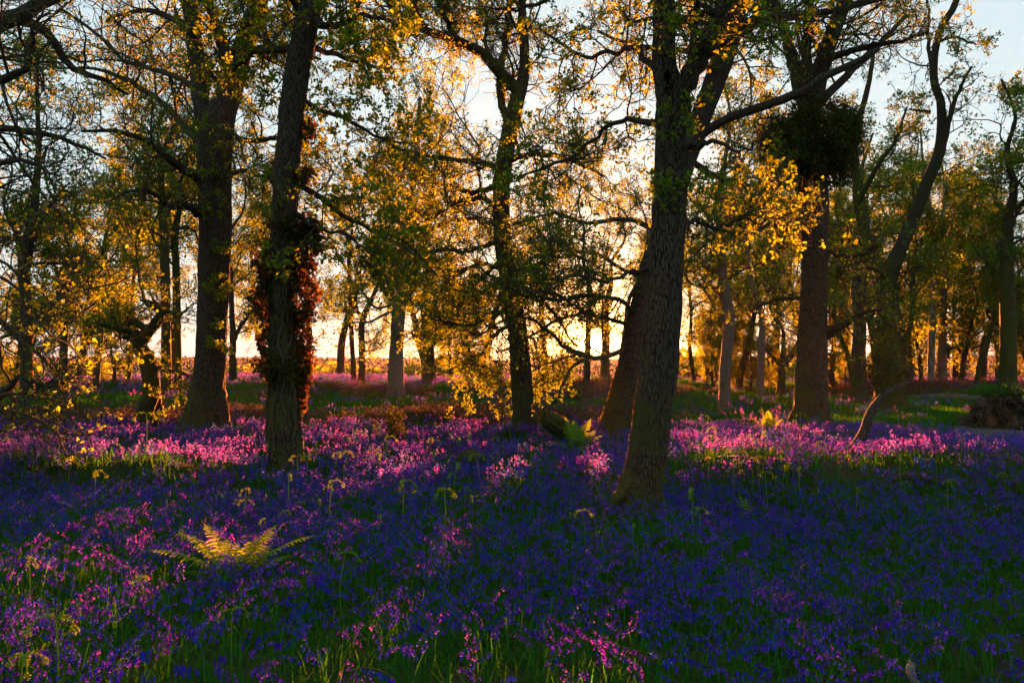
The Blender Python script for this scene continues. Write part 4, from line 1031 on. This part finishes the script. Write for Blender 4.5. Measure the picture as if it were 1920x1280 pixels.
def hi_plants(n, nb, leafn, s=.0062):
    out = []
    for i in range(n):
        fl, st, lv = MB(), MB(), MB(); bluebell(600 + i, nb, .34, s, fl, st, lv, leafn=leafn)
        out.append(combine('bluebell_plant', [(fl, M_BELL), (st, M_STEM), (lv, M_BLADE)]))
    return out
C_HI = collection_of('bluebell_near', hi_plants(8, 13, 4))
def lo_clump(seed, n, rad):
    rg = np.random.default_rng(seed); fl, st, lv = MB(), MB(), MB()
    for i in range(n):
        ox, oy = rg.normal(0, rad, 2); h = rg.uniform(.24, .4)
        a = rg.uniform(0, 6.28); dx, dy = math.cos(a), math.sin(a)
        P = np.array([[ox, oy, 0], [ox + .01 * dx, oy + .01 * dy, h * .7], [ox + .05 * dx, oy + .05 * dy, h]])
        tubes(st, P[None], np.array([[.004, .003, .002]]), 3)
        m = 9; t = rg.uniform(.55, 1.0, m); b = np.repeat(P[1:2], m, 0) * (1 - t)[:, None] + P[2] * t[:, None]
        b = b + rg.normal(0, .014, (m, 3)); b[:, 2] = h * rg.uniform(.66, 1.0, m)
        add_leaves(fl, b, np.tile([0, 0, -1.], (m, 1)), rg, (.018, .032), .8)
        blades(lv, rg, 1, (.18, .3), .014, rad, seg=3)
    return combine('bluebell_clump', [(fl, M_BELL), (st, M_STEM), (lv, M_BLADE)])
C_LO = collection_of('bluebell_far', [lo_clump(700 + i, 9, .16) for i in range(6)])
rg = np.random.default_rng(12)
# the 300 nearest stand as plants of their own
def frame_px(x, y, z):
    cp, sp = math.cos(PITCH), math.sin(PITCH)
    f = y * cp + (z - CAMZ) * sp; up = -y * sp + (z - CAMZ) * cp
    return 960 + FPX * x / f, 640 - FPX * up / f
x, y = field_pts(2.4, 10.5, 165, rg)
k = (rg.uniform(0, 1, len(x)) < bell_density(x, y)) & clear_bases(x, y)
x, y = x[k], y[k]
fx, fy = frame_px(x, y, H(x, y) + .3)
inside = (fx > 10) & (fx < 1910) & (fy < 1262)
order = np.argsort(np.where(inside, y, 1e9))[:300]
ind = np.zeros(len(x), bool); ind[order] = True
xi, yi = x[ind], y[ind]
scatter('bluebells', x[~ind], y[~ind], C_HI, 8, .8, 1.2, 31, label='carpet of violet-blue bluebells covering the near woodland floor', cat='flowers')
x, y = field_pts(10.5, 21, 12, rg, 1.15)
k = (rg.uniform(0, 1, len(x)) < .25 + .75 * bell_density(x, y)) & clear_bases(x, y, .1) & (path_dist(x, y) > 1.3)
scatter('bluebells', x[k], y[k], C_LO, 6, .85, 1.15, 32, label='bluebell carpet between the nearer trunks', cat='flowers')
x, y = field_pts(21, 62, 3.4, rg, 1.1)
k = (rg.uniform(0, 1, len(x)) < bell_density(x, y)) & clear_bases(x, y, .15) & (path_dist(x, y) > 1.4)
scatter('bluebells', x[k], y[k], C_LO, 6, .95, 1.3, 33, label='bluebell carpet over the far slope and crest', cat='flowers')
# the nearest ones
PR = []
for i in range(6):
    fl, st, lv = MB(), MB(), MB(); bluebell(650 + i, 13, .34, .0065, fl, st, lv, leafn=4)
    PR.append((fl.mesh('blossoms', M_BELL), st.mesh('stem', M_STEM), lv.mesh('leaves', M_BLADE)))
rg2 = np.random.default_rng(77); zi = H(xi, yi); fxi, _ = frame_px(xi, yi, zi + .3)
for i in range(len(xi)):
    if fxi[i] < 700: lab, grp = 'bluebell with nodding bells among the nearest flowers of the lower left', 'nearest bluebells at lower left'
    elif fxi[i] < 1300: lab, grp = 'deep blue bluebell among the nearest flowers at the bottom middle', 'nearest bluebells at bottom middle'
    else: lab, grp = 'deep blue bluebell among thick grass at the lower right', 'nearest bluebells at lower right'
    o = empty('bluebell', (xi[i], yi[i], zi[i]), lab, 'flower', grp, rg2.uniform(0, 6.28), rg2.uniform(.85, 1.2))
    pr = PR[int(rg2.integers(0, 6))]
    for nm, me in zip(('blossoms', 'stem', 'leaves'), pr):
        c = bpy.data.objects.new(nm, me); COL.objects.link(c); c.parent = o
# grass
def tuft(seed, n, L, w, spread):
    r_ = np.random.default_rng(seed); mb = MB(); blades(mb, r_, n, L, w, spread, (.15, .8), 4); return combine('tuft', [(mb, M_BLADE)])
C_GR = collection_of('grass_tuft', [tuft(800 + i, 16, (.10, .25), .006, .06) for i in range(6)])
C_GR2 = collection_of('grass_tuft_far', [tuft(820 + i, 40, (.12, .26), .014, .17) for i in range(4)])
x, y = field_pts(2.2, 11, 45, rg)
k = clear_bases(x, y); scatter('grass', x[k], y[k], C_GR, 6, .7, 1.25, 41, label='dark green grass and strap leaves between the near flowers', cat='grass')
x, y = field_pts(11, 60, 4.2, rg, 1.1)
pdx = path_dist(x, y); k = clear_bases(x, y) & (pdx > 1.25)
scatter('grass', x[k], y[k], C_GR2, 4, .8, 1.3, 42, label='short grass over the far floor of the wood', cat='grass')
x = rg.uniform(4, 30, 9000); y = rg.uniform(17, 52, 9000); pdx = path_dist(x, y); k = (pdx > 1.05) & (pdx < 3.4)
scatter('grass', x[k], y[k], C_GR2, 4, .6, 1.0, 43, label='bright green grass verge along the trodden path', cat='grass')
# dead bracken
def brack(seed):
    r_ = np.random.default_rng(seed); mb = MB()
    S = r_.normal(0, .16, (14, 3)); S[:, 2] = 0
    P = walk(S, r_.normal(0, 1, (14, 3)) + np.array([0, 0, .8]), r_.uniform(.25, .6, 14), 6, .25, (0, 0, -.9), r_); tubes(mb, P, taper(np.full(14, .005), 6), 3)
    q = P[:, 1:].reshape(-1, 3); q = np.repeat(q, 5, 0) + r_.normal(0, .05, (len(q) * 5, 3)); add_leaves(mb, q, r_.normal(0, 1, q.shape), r_, (.05, .12), .35)
    return combine('bracken_litter', [(mb, M_BRACK)])
C_BR = collection_of('dead_bracken', [brack(840 + i) for i in range(5)])
bx_, by_ = [], []
for (px, py, d, wx, wy, n) in ((960, 760, 27, 4.5, 3.5, 420), (1090, 735, 41, 5, 4.0, 700), (400, 770, 25, 2.6, 2.5, 230), (120, 775, 23, 3.0, 1.2, 200), (820, 775, 24, 3.5, 1.5, 150), (1780, 715, 44, 7, 3, 400), (330, 790, 21.5, 1.8, .8, 80), (700, 722, 40, 3, 2, 90), (1700, 725, 44, 5, 4, 260)):
    cx = far_at(px, d); bx_.append(rg.normal(cx, wx * .5, n)); by_.append(rg.normal(d, wy * .5, n))
x = np.concatenate(bx_); y = np.concatenate(by_); k = path_dist(x, y) > 1.5
scatter('dead_bracken', x[k], y[k], C_BR, 5, .6, 1.15, 44, label='brown tangle of last year’s collapsed bracken', cat='bracken')

# ------------------------------------------------------------------ bracken croziers and ferns
def frond(st, lf, P, r_, pl=.09, curl=.0, gap=.02, npin=None):
    """pinnae on both sides of a rachis polyline"""
    P = np.asarray(P); L = np.sum(np.linalg.norm(np.diff(P, axis=0), axis=1)); n = npin or max(8, int(L / gap))
    C = catmull(P, n); T = unit(np.gradient(C, axis=0)); t = np.linspace(0, 1, n)
    up = np.array([0, 0, 1.0]); sd = unit(np.cross(T, up) + 1e-4)
    tubes(st, C[None], np.linspace(.0035, .001, n)[None], 4)
    env = np.sin(np.clip(t * 1.05 + .08, 0, 1) * math.pi) ** .7 * (1 - .35 * t)
    for s in (-1, 1):
        for i in range(1, n - 1):
            l = pl * env[i] * r_.uniform(.8, 1.1)
            d = unit(sd[i] * s + T[i] * .45 + np.array([0, 0, r_.normal(0, .12)]))
            m = 5; tt = np.linspace(0, 1, m)[:, None]
            Q_ = C[i] + d * l * tt + np.array([0, 0, -1]) * (l * .3 * tt ** 2) + np.array([0, 0, curl * l]) * tt ** 2
            # small pinnules along both edges
            w = .016 * (1 - tt[:, 0] * .6) * (pl / .09)
            if pl < .03:
                V = np.stack([Q_ - T[i] * w[:, None], Q_ + T[i] * w[:, None]], 1).reshape(-1, 3)
                ix = np.arange(m * 2).reshape(m, 2); lf.add(V, np.stack([ix[:-1, 0], ix[:-1, 1], ix[1:, 1], ix[1:, 0]], -1))
                continue
            kk = 8; u_ = np.linspace(.05, .97, kk); x_ = u_ * (m - 1); j_ = np.minimum(x_.astype(int), m - 2); f_ = (x_ - j_)[:, None]
            B = Q_[j_] * (1 - f_) + Q_[j_ + 1] * f_; ww = (.015 * (1 - u_ * .65) * (pl / .09))[:, None]; dd = unit(Q_[j_ + 1] - Q_[j_]); stp = l / kk * .5
            for e in (-1, 1):
                tipp = B + (T[i] * e + dd * .35) * ww + np.array([0, 0, -.25]) * ww + r_.normal(0, .0008, B.shape)
                V = np.stack([B - dd * stp, B + dd * stp, tipp + dd * stp * .5, tipp - dd * stp * .4], 1).reshape(-1, 3)
                lf.add(V, np.arange(kk * 4).reshape(kk, 4))

def crozier_meshes(seed, h=.5):
    r_ = np.random.default_rng(seed); st, lf = MB(), MB()
    top = np.array([r_.normal(0, .03), r_.normal(0, .03), h])
    P = catmull([[0, 0, -.02], [r_.normal(0, .015), r_.normal(0, .015), h * .5], top], 9)
    tubes(st, P[None], np.linspace(.006, .0042, 9)[None], 5)
    a0 = r_.uniform(0, 6.28); nf = int(r_.integers(2, 4))
    for q in range(nf):
        a = a0 + q * 6.28 / nf + r_.normal(0, .3); d = np.array([math.cos(a), math.sin(a), 0]); L = r_.uniform(.07, .13)
        th = np.linspace(0, 1, 9)[:, None]
        C = top + d * L * th + np.array([0, 0, 1]) * (L * (.35 * th - .75 * th ** 2.6))
        # curled, woolly tip
        k = np.linspace(0, 6.5, 14)[:, None]; rad = .017 * (1 - k / 8.5)
        curl = C[-1] + d * (np.sin(k) * rad) - np.array([0, 0, 1]) * ((1 - np.cos(k)) * rad)
        tubes(st, np.concatenate([C[:-1], curl])[None], np.linspace(.0042, .002, 22)[None], 4)
        frond(st, lf, C, r_, .034, .5, .009)
        cc = np.concatenate([np.repeat(C[2:], 3, 0), np.repeat(curl, 4, 0)]); cc = cc + r_.normal(0, .005, cc.shape)
        add_leaves(lf, cc, r_.normal(0, 1, cc.shape), r_, (.008, .018), .5)
    return st.mesh('stem', M_FERN), lf.mesh('fronds', M_FERN)
CZ = [crozier_meshes(900 + i, .42 + .03 * (i % 4)) for i in range(8)]
rc = random.Random(3)
def ground_hit(px, py, hgt):
    """distance at which something of height hgt standing on the ground has its top at (px,py)"""
    lo, best = 3.0, None
    for d in np.arange(3.0, 45, .05):
        p = px2w(px, py, d)
        if p[2] < zz(p[0], p[1]) + hgt: return d
    return 45
def crozier(px, py, size, label, group=None):
    me = rc.choice(CZ); size *= 1.3; h = .47 * size
    d = ground_hit(px, py, h)
    if d < 7.5: size *= .74; h = .47 * size; d = ground_hit(px, py, h)
    p = px2w(px, py, d)
    o = empty('bracken_shoot', (p[0], p[1], zz(p[0], p[1])), label, 'fern', group, rc.uniform(0, 6.28), size)
    for nm, m_ in zip(('stem', 'fronds'), me):
        c = bpy.data.objects.new(nm, m_); COL.objects.link(c); c.parent = o
    return o
SINGLE = [  # crown pixel, relative size, label
    (105, 1178, .95, 'two-armed golden bracken shoot in the lower left corner, taller of the two there'), (45, 1240, .8, 'low golden bracken shoot at the very bottom left corner'),
    (55, 1062, .85, 'spreading yellow bracken shoot near the left edge above the two corner shoots'), (262, 1080, .7, 'bracken shoot with two curved arms left of the big arching fern'),
    (640, 1048, .85, 'upright golden bracken shoot right of the big arching fern, over a pink bluebell clump'), (438, 1155, .7, 'straight pale bracken shoot below the big arching fern'),
    (540, 900, .8, 'golden umbrella-shaped shoot above the big arching fern'), (618, 910, .8, 'golden T-shaped shoot, second of the four standing in a row before the ivy-clad oak'),
    (758, 905, .85, 'tall golden shoot with raised crown at the centre of the row below the broken log'), (832, 920, .85, 'golden T-shaped shoot, rightmost of the row in the lit patch'),
    (855, 870, .8, 'golden shoot standing in the pink lit patch below the dead thistle'), (182, 880, .8, 'thin bracken shoot alone in the shade at left'),
    (130, 862, .7, 'pale shoot with wide crown in the shade at far left'), (623, 970, .6, 'small low golden shoot right above the big arching fern tip'),
    (710, 962, .6, 'small three-armed golden shoot in the half-lit flowers left of centre'), (695, 838, .7, 'golden shoot left of the dead thistle'),
    (957, 790, .9, 'golden mushroom-shaped shoot at the foot of the slender middle oak'), (1300, 925, .8, 'bright orange shoot right of the mossy foot of the big grooved oak'),
    (1310, 955, .6, 'low orange shoot nearest below the bright orange one by the big grooved oak'), (1690, 850, .9, 'golden shoot near the lower end of the long fallen bough'),
    (1500, 800, .7, 'golden shoot before the burr oak'), (1085, 838, .6, 'orange shoot in the shade just right of the broken log'),
    (1420, 850, .7, 'golden shoot in the lit band midway between big grooved oak and burr oak'), (700, 1120, .4, 'tiny curled shoot at lower centre-left'),
    (930, 858, .6, 'golden shoot beside the half-buried dark log'), (1775, 900, .6, 'greenish shoot in the deep shade at right'),
    (1095, 950, .7, 'thin bare-stalked shoot left of the mossy foot of the big grooved oak'),
]
for a in SINGLE: crozier(*a)
for (x0, x1, y0, y1, n, s0, s1, lab, grp) in (
    (20, 300, 770, 790, 8, .8, 1.1, 'slender golden shoot in the row along the brown bracken at far left', 'shoots along the brown bracken at left'),
    (560, 950, 785, 860, 24, .5, .9, 'golden bracken shoot in the pink lit patch between ivy-clad oak and middle oak', 'shoots in the pink lit patch'),
    (1270, 1560, 775, 880, 38, .45, .9, 'golden bracken shoot in the lit band right of the big grooved oak', 'shoots in the right lit band'),
    (1580, 1900, 850, 960, 14, .35, .6, 'small green shoot in the shade under the long fallen bough', 'shoots in shade at right'),
    (300, 900, 880, 960, 14, .4, .7, 'small golden shoot in the half-lit flowers between the ivy-clad oak and the big arching fern', 'shoots in the half-lit flowers left of centre'),
    (250, 520, 960, 1010, 6, .4, .6, 'small yellow-green shoot around the big arching fern', 'shoots round the arching fern'),
    (1020, 1250, 960, 1020, 5, .35, .5, 'small dull green shoot in the shade before the big grooved oak', 'shoots in shade before the big oak')):
    for i in range(n): crozier(rc.uniform(x0, x1), rc.uniform(y0, y1), rc.uniform(s0, s1), lab, grp)

def fern(px, py, d, n, L, label, seed, face=None, pl=.1, elev=(.25, .8), name='fern'):
    r_ = np.random.default_rng(seed); p = px2w(px, py, d); x0, y0 = p[0], p[1]; z0 = zz(x0, y0)
    root = empty(name, (x0, y0, z0), label, 'fern')
    for i in range(n):
        a = (face[0] + (face[1] - face[0]) * (i + r_.uniform(.2, .8)) / n) if face else r_.uniform(0, 6.28)
        l = r_.uniform(*L); e = r_.uniform(*elev); dr = np.array([math.cos(a), math.sin(a), 0])
        t = np.linspace(0, 1, 8)[:, None]
        P = dr * (l * t * math.cos(e)) + np.array([0, 0, 1]) * (l * (math.sin(e) * 1.3 * t - .42 * t ** 2.2) + .03)
        st, lf = MB(), MB(); frond(st, lf, P, r_, pl, 0, .034)
        V, Q = st.get(); lf.add(V, Q); lf.build('frond', M_FERN, root)
    return root
fern(438, 1058, 6.0, 24, (.45, .85), 'big arching yellow-green fern among pink bluebells at lower left', 951, (-.7, 3.7), .095, (.45, 1.05))
fern(1082, 822, 16.2, 18, (.7, 1.15), 'glowing yellow fern tuft leaning on the broken log', 952, None, .15, (.5, 1.35))
fern(1440, 800, 20, 14, (.5, .95), 'bright golden bracken tuft in front of the burr oak', 953, None, .14, (.6, 1.4))
fern(1395, 905, 9.5, 7, (.3, .5), 'green grassy fern tuft in the shade right of the big grooved oak', 954, None, .06, (.8, 1.4))
fern(1400, 835, 14.5, 8, (.3, .5), 'low golden fern spreading in the right lit band', 955, None, .09, (.2, .8))
fern(870, 825, 16, 6, (.45, .7), 'V-shaped golden fern in the pink lit patch left of the middle oak', 956, None, .09, (.9, 1.3))

# ------------------------------------------------------------------ dead wood and other pieces
def log_piece(name, label, pts, D, mat_, seed, sides=22, bark=.06, cat='log', caps=True):
    rgl = np.random.default_rng(seed + 40)
    mb = MB(); A = []; Rr = []
    for p in pts:
        dd = p[3] if len(p) > 3 else 0
        A.append(px2w(p[0], p[1], D + dd)); Rr.append(p[2] * .5 * (D + dd) / FPX)
    n = 26; C = catmull(A, n); rr_ = np.interp(np.linspace(0, len(pts) - 1, n), np.arange(len(pts)), Rr)
    if caps:
        C = np.concatenate([C[:1] + (C[0] - C[1]) * .02, C, C[-1:] + (C[-1] - C[-2]) * .02]); rr_ = np.concatenate([[.001], rr_, [.001]])
    tubes(mb, C[None], rr_[None], sides, bark, None, seed)
    mb.v[0] = mb.v[0] + unit(rgl.normal(0, 1, mb.v[0].shape)) * rr_.max() * .035
    for e, q in ((1, 2), (-2, -3)):
        ns_ = 16; ax = unit(C[e] - C[q]); S = C[e] + unit(rgl.normal(0, 1, (ns_, 3))) * rr_[2] * rgl.uniform(.1, .75, (ns_, 1)); S = S - ax * rr_[2] * .4
        P = walk(S, np.tile(ax, (ns_, 1)) + rgl.normal(0, .12, (ns_, 3)), rgl.uniform(.5, 1.7, ns_) * rr_[2], 4, .08, (0, 0, 0), rgl); tubes(mb, P, taper(rgl.uniform(.1, .28, ns_) * rr_[2], 4, .1), 5, .1)
    org = C[0].copy()
    o = mb.build(name, mat_, None, False, org); tagp(o, label, cat); return o
log_piece('broken_log', 'broken moss-topped log propped up beside the yellow fern, sun rimming its upper edge', [(1022, 778, 22), (1030, 787, 32), (1055, 803, 34, .1), (1085, 825, 34, .2), (1115, 850, 30, .3)], 16.5, M_BARKM, 1, 24, .09)
log_piece('dark_log', 'short dark log half buried in flowers in the lit patch left of the broken log', [(866, 858, 20), (885, 856, 26), (905, 862, 20, .3)], 12.5, M_BARK, 2)
log_piece('mossy_log', 'low mossy log arching out of the grass in the shade at right', [(1672, 902, 9), (1690, 894, 16), (1715, 893, 18), (1745, 900, 14), (1768, 912, 7)], 10.6, M_BARKM, 3)
log_piece('cut_branch', 'pale cut branch stub sticking out of the grass at the bottom right edge', [(1722, 1295, 15), (1714, 1275, 15), (1707, 1258, 15), (1708, 1246, 14)], 4.1, M_DEAD, 4, 18, .03, 'branch')
# long fallen bough, propped
fb = empty('fallen_bough', (far_at(1580, 13.2), 13.2, zz(far_at(1580, 13.2), 13.2)), 'long crooked fallen bough propped up in front of the low-forked ivy oak', 'branch')
fo = np.array(fb.location)
mb = MB()
def boughline(pts, D, n=30):
    A = [px2w(p[0], p[1], D + (p[3] if len(p) > 3 else 0)) for p in pts]; Rr = [p[2] * .5 * D / FPX for p in pts]
    C = catmull(A, n); return C, np.interp(np.linspace(0, len(pts) - 1, n), np.arange(len(pts)), Rr)
C, rr_ = boughline([(1572, 862, 5), (1583, 848, 12), (1605, 832, 17, .1), (1622, 805, 18, .3), (1632, 775, 17, .5), (1650, 748, 15, .8), (1672, 730, 12, 1.1), (1700, 718, 9, 1.3), (1712, 700, 8, 1.4), (1708, 680, 4, 1.5)], 13.4)
tubes(mb, C[None], rr_[None], 16, .05, None, 8); mb.build('bough', M_BARK, fb, True, fo)
mb = MB()
for pts in ([(1590, 843, 6), (1600, 850, 5), (1608, 858, 2)], [(1706, 700, 4, 1.4), (1700, 685, 3, 1.5), (1703, 650, 2, 1.6)], [(1655, 745, 4, .8), (1660, 725, 3, .7), (1650, 700, 2, .6)]):
    C, rr_ = boughline(pts, 13.4, 10); tubes(mb, C[None], rr_[None], 6)
mb.build('twigs', M_TWIG, fb, True, fo)
# thistle
r_ = np.random.default_rng(5); d0 = ground_hit(740, 850, .0); p = px2w(740, 850, 16.5); z0 = zz(p[0], p[1])
th = empty('dead_thistle', (p[0], p[1], z0), 'dark dead seed-headed thistle clump standing in the lit flowers left of centre', 'plant')
mb = MB(); S = r_.normal(0, .05, (12, 3)); S[:, 2] = 0
P = walk(S, r_.normal(0, .22, (12, 3)) + [0, 0, 1], r_.uniform(.4, .85, 12), 7, .12, (0, 0, .3), r_); tubes(mb, P, taper(np.full(12, .007), 7), 4); mb.build('stems', M_TWIG, th)
mb = MB(); q = np.repeat(P[:, 2:].reshape(-1, 3), 26, 0); q = q + r_.normal(0, .045, q.shape); add_leaves(mb, q, r_.normal(0, 1, q.shape), r_, (.03, .07), .6); mb.build('seed_heads', M_BROOM, th)
# rust patch at left edge
# uprooted root plate
def root_plate(px, py, D):
    r_ = np.random.default_rng(61); c = px2w(px, py, D); x0, y0 = c[0], c[1]; z0 = zz(x0, y0)
    root = empty('uprooted_stump', (x0, y0, z0), 'dark uprooted root plate with torn roots, grass on top, at the right edge', 'stump')
    th = np.linspace(0.01, math.pi - .01, 90); ph = np.linspace(0, 2 * math.pi, 150, endpoint=False)
    TH, PH = np.meshgrid(th, ph, indexing='ij')
    U_ = np.stack([np.sin(TH) * np.cos(PH), np.sin(TH) * np.sin(PH), np.cos(TH)], -1)
    f_ = 1 + .17 * lumps(U_, 3, 1.8, 34, .7)
    V = U_ * f_[..., None] * np.array([1.0, .5, .8]); V[..., 0] *= 1 - .45 * np.clip(V[..., 2], -.6, 1); V[..., 2] += .42
    ix = np.arange(V.shape[0] * V.shape[1]).reshape(V.shape[:2]); mb = MB()
    mb.add(V, np.stack([ix[:-1], np.roll(ix[:-1], -1, 1), np.roll(ix[1:], -1, 1), ix[1:]], -1))
    q = V.reshape(-1, 3)[r_.integers(0, V.shape[0] * V.shape[1], 5000)]; add_leaves(mb, q, r_.normal(0, 1, q.shape), r_, (.03, .09), .8)
    mb.build('root_ball', M_SOIL, root, False)
    mb = MB(); N = 130; a = r_.uniform(0, 6.28, N); S = np.stack([.75 * np.cos(a) - .1, -.42 + r_.uniform(-.1, .2, N), .4 + .5 * np.sin(a)], 1)
    P = walk(S, np.stack([np.cos(a) * 1.2 - .5, -.7 + 0 * a, np.sin(a) * .8], 1) + r_.normal(0, .25, (N, 3)), r_.uniform(.5, 1.6, N), 9, .33, (-.5, 0, -.2), r_); tubes(mb, P, taper(r_.uniform(.008, .04, N), 9, .15), 5, .1)
    mb.build('roots', M_TWIG, root, True)
    mb = MB(); N = 900; q = np.stack([r_.normal(-.25, .3, N), r_.normal(0, .2, N), r_.uniform(.95, 1.2, N)], 1)
    add_leaves(mb, q, np.tile([0, 0, 1.], (N, 1)), r_, (.1, .28), .12); mb.build('grass_tuft', M_BLADE, root)
root_plate(1886, 757, 23.5)
# pale stone
mb = MB(); th = np.linspace(0, math.pi, 12); ph = np.linspace(0, 2 * math.pi, 20, endpoint=False); TH, PH = np.meshgrid(th, ph, indexing='ij'); n_ = 1 + .12 * np.sin(3 * PH + TH * 2)
V = np.stack([.38 * n_ * np.sin(TH) * np.cos(PH), .2 * n_ * np.sin(TH) * np.sin(PH), .2 * n_ * np.cos(TH)], -1); ix = np.arange(240).reshape(12, 20)
mb.add(V, np.stack([ix[:-1], np.roll(ix[:-1], -1, 1), np.roll(ix[1:], -1, 1), ix[1:]], -1))
o = mb.build('stone', M_DEAD, smooth=True); sx_ = far_at(1620, 29); o.location = (sx_, 29, zz(sx_, 29) + .1); tagp(o, 'flat pale stone in the grass at the foot of the short-bodied oak', 'stone')

# ------------------------------------------------------------------ haze
HAZE = .00005
me = bpy.data.meshes.new('haze')
x0, x1, y0, y1, z0, z1 = -710, 710, -700, 725, -9, 30
me.from_pydata([(x0, y0, z0), (x1, y0, z0), (x1, y1, z0), (x0, y1, z0), (x0, y0, z1), (x1, y0, z1), (x1, y1, z1), (x0, y1, z1)], [], [(0, 3, 2, 1), (4, 5, 6, 7), (0, 1, 5, 4), (1, 2, 6, 5), (2, 3, 7, 6), (3, 0, 4, 7)])
hz = bpy.data.objects.new('haze', me); COL.objects.link(hz); tagp(hz, 'thin golden evening haze through the wood', 'haze', kind='stuff')
m = bpy.data.materials.new('haze'); m.use_nodes = True; n = m.node_tree.nodes; n.clear(); out = n.new('ShaderNodeOutputMaterial'); pvv = n.new('ShaderNodeVolumePrincipled')
pvv.inputs['Density'].default_value = HAZE; pvv.inputs['Color'].default_value = (.95, .93, .9, 1); pvv.inputs['Anisotropy'].default_value = .5
m.node_tree.links.new(pvv.outputs[0], out.inputs['Volume']); me.materials.append(m)
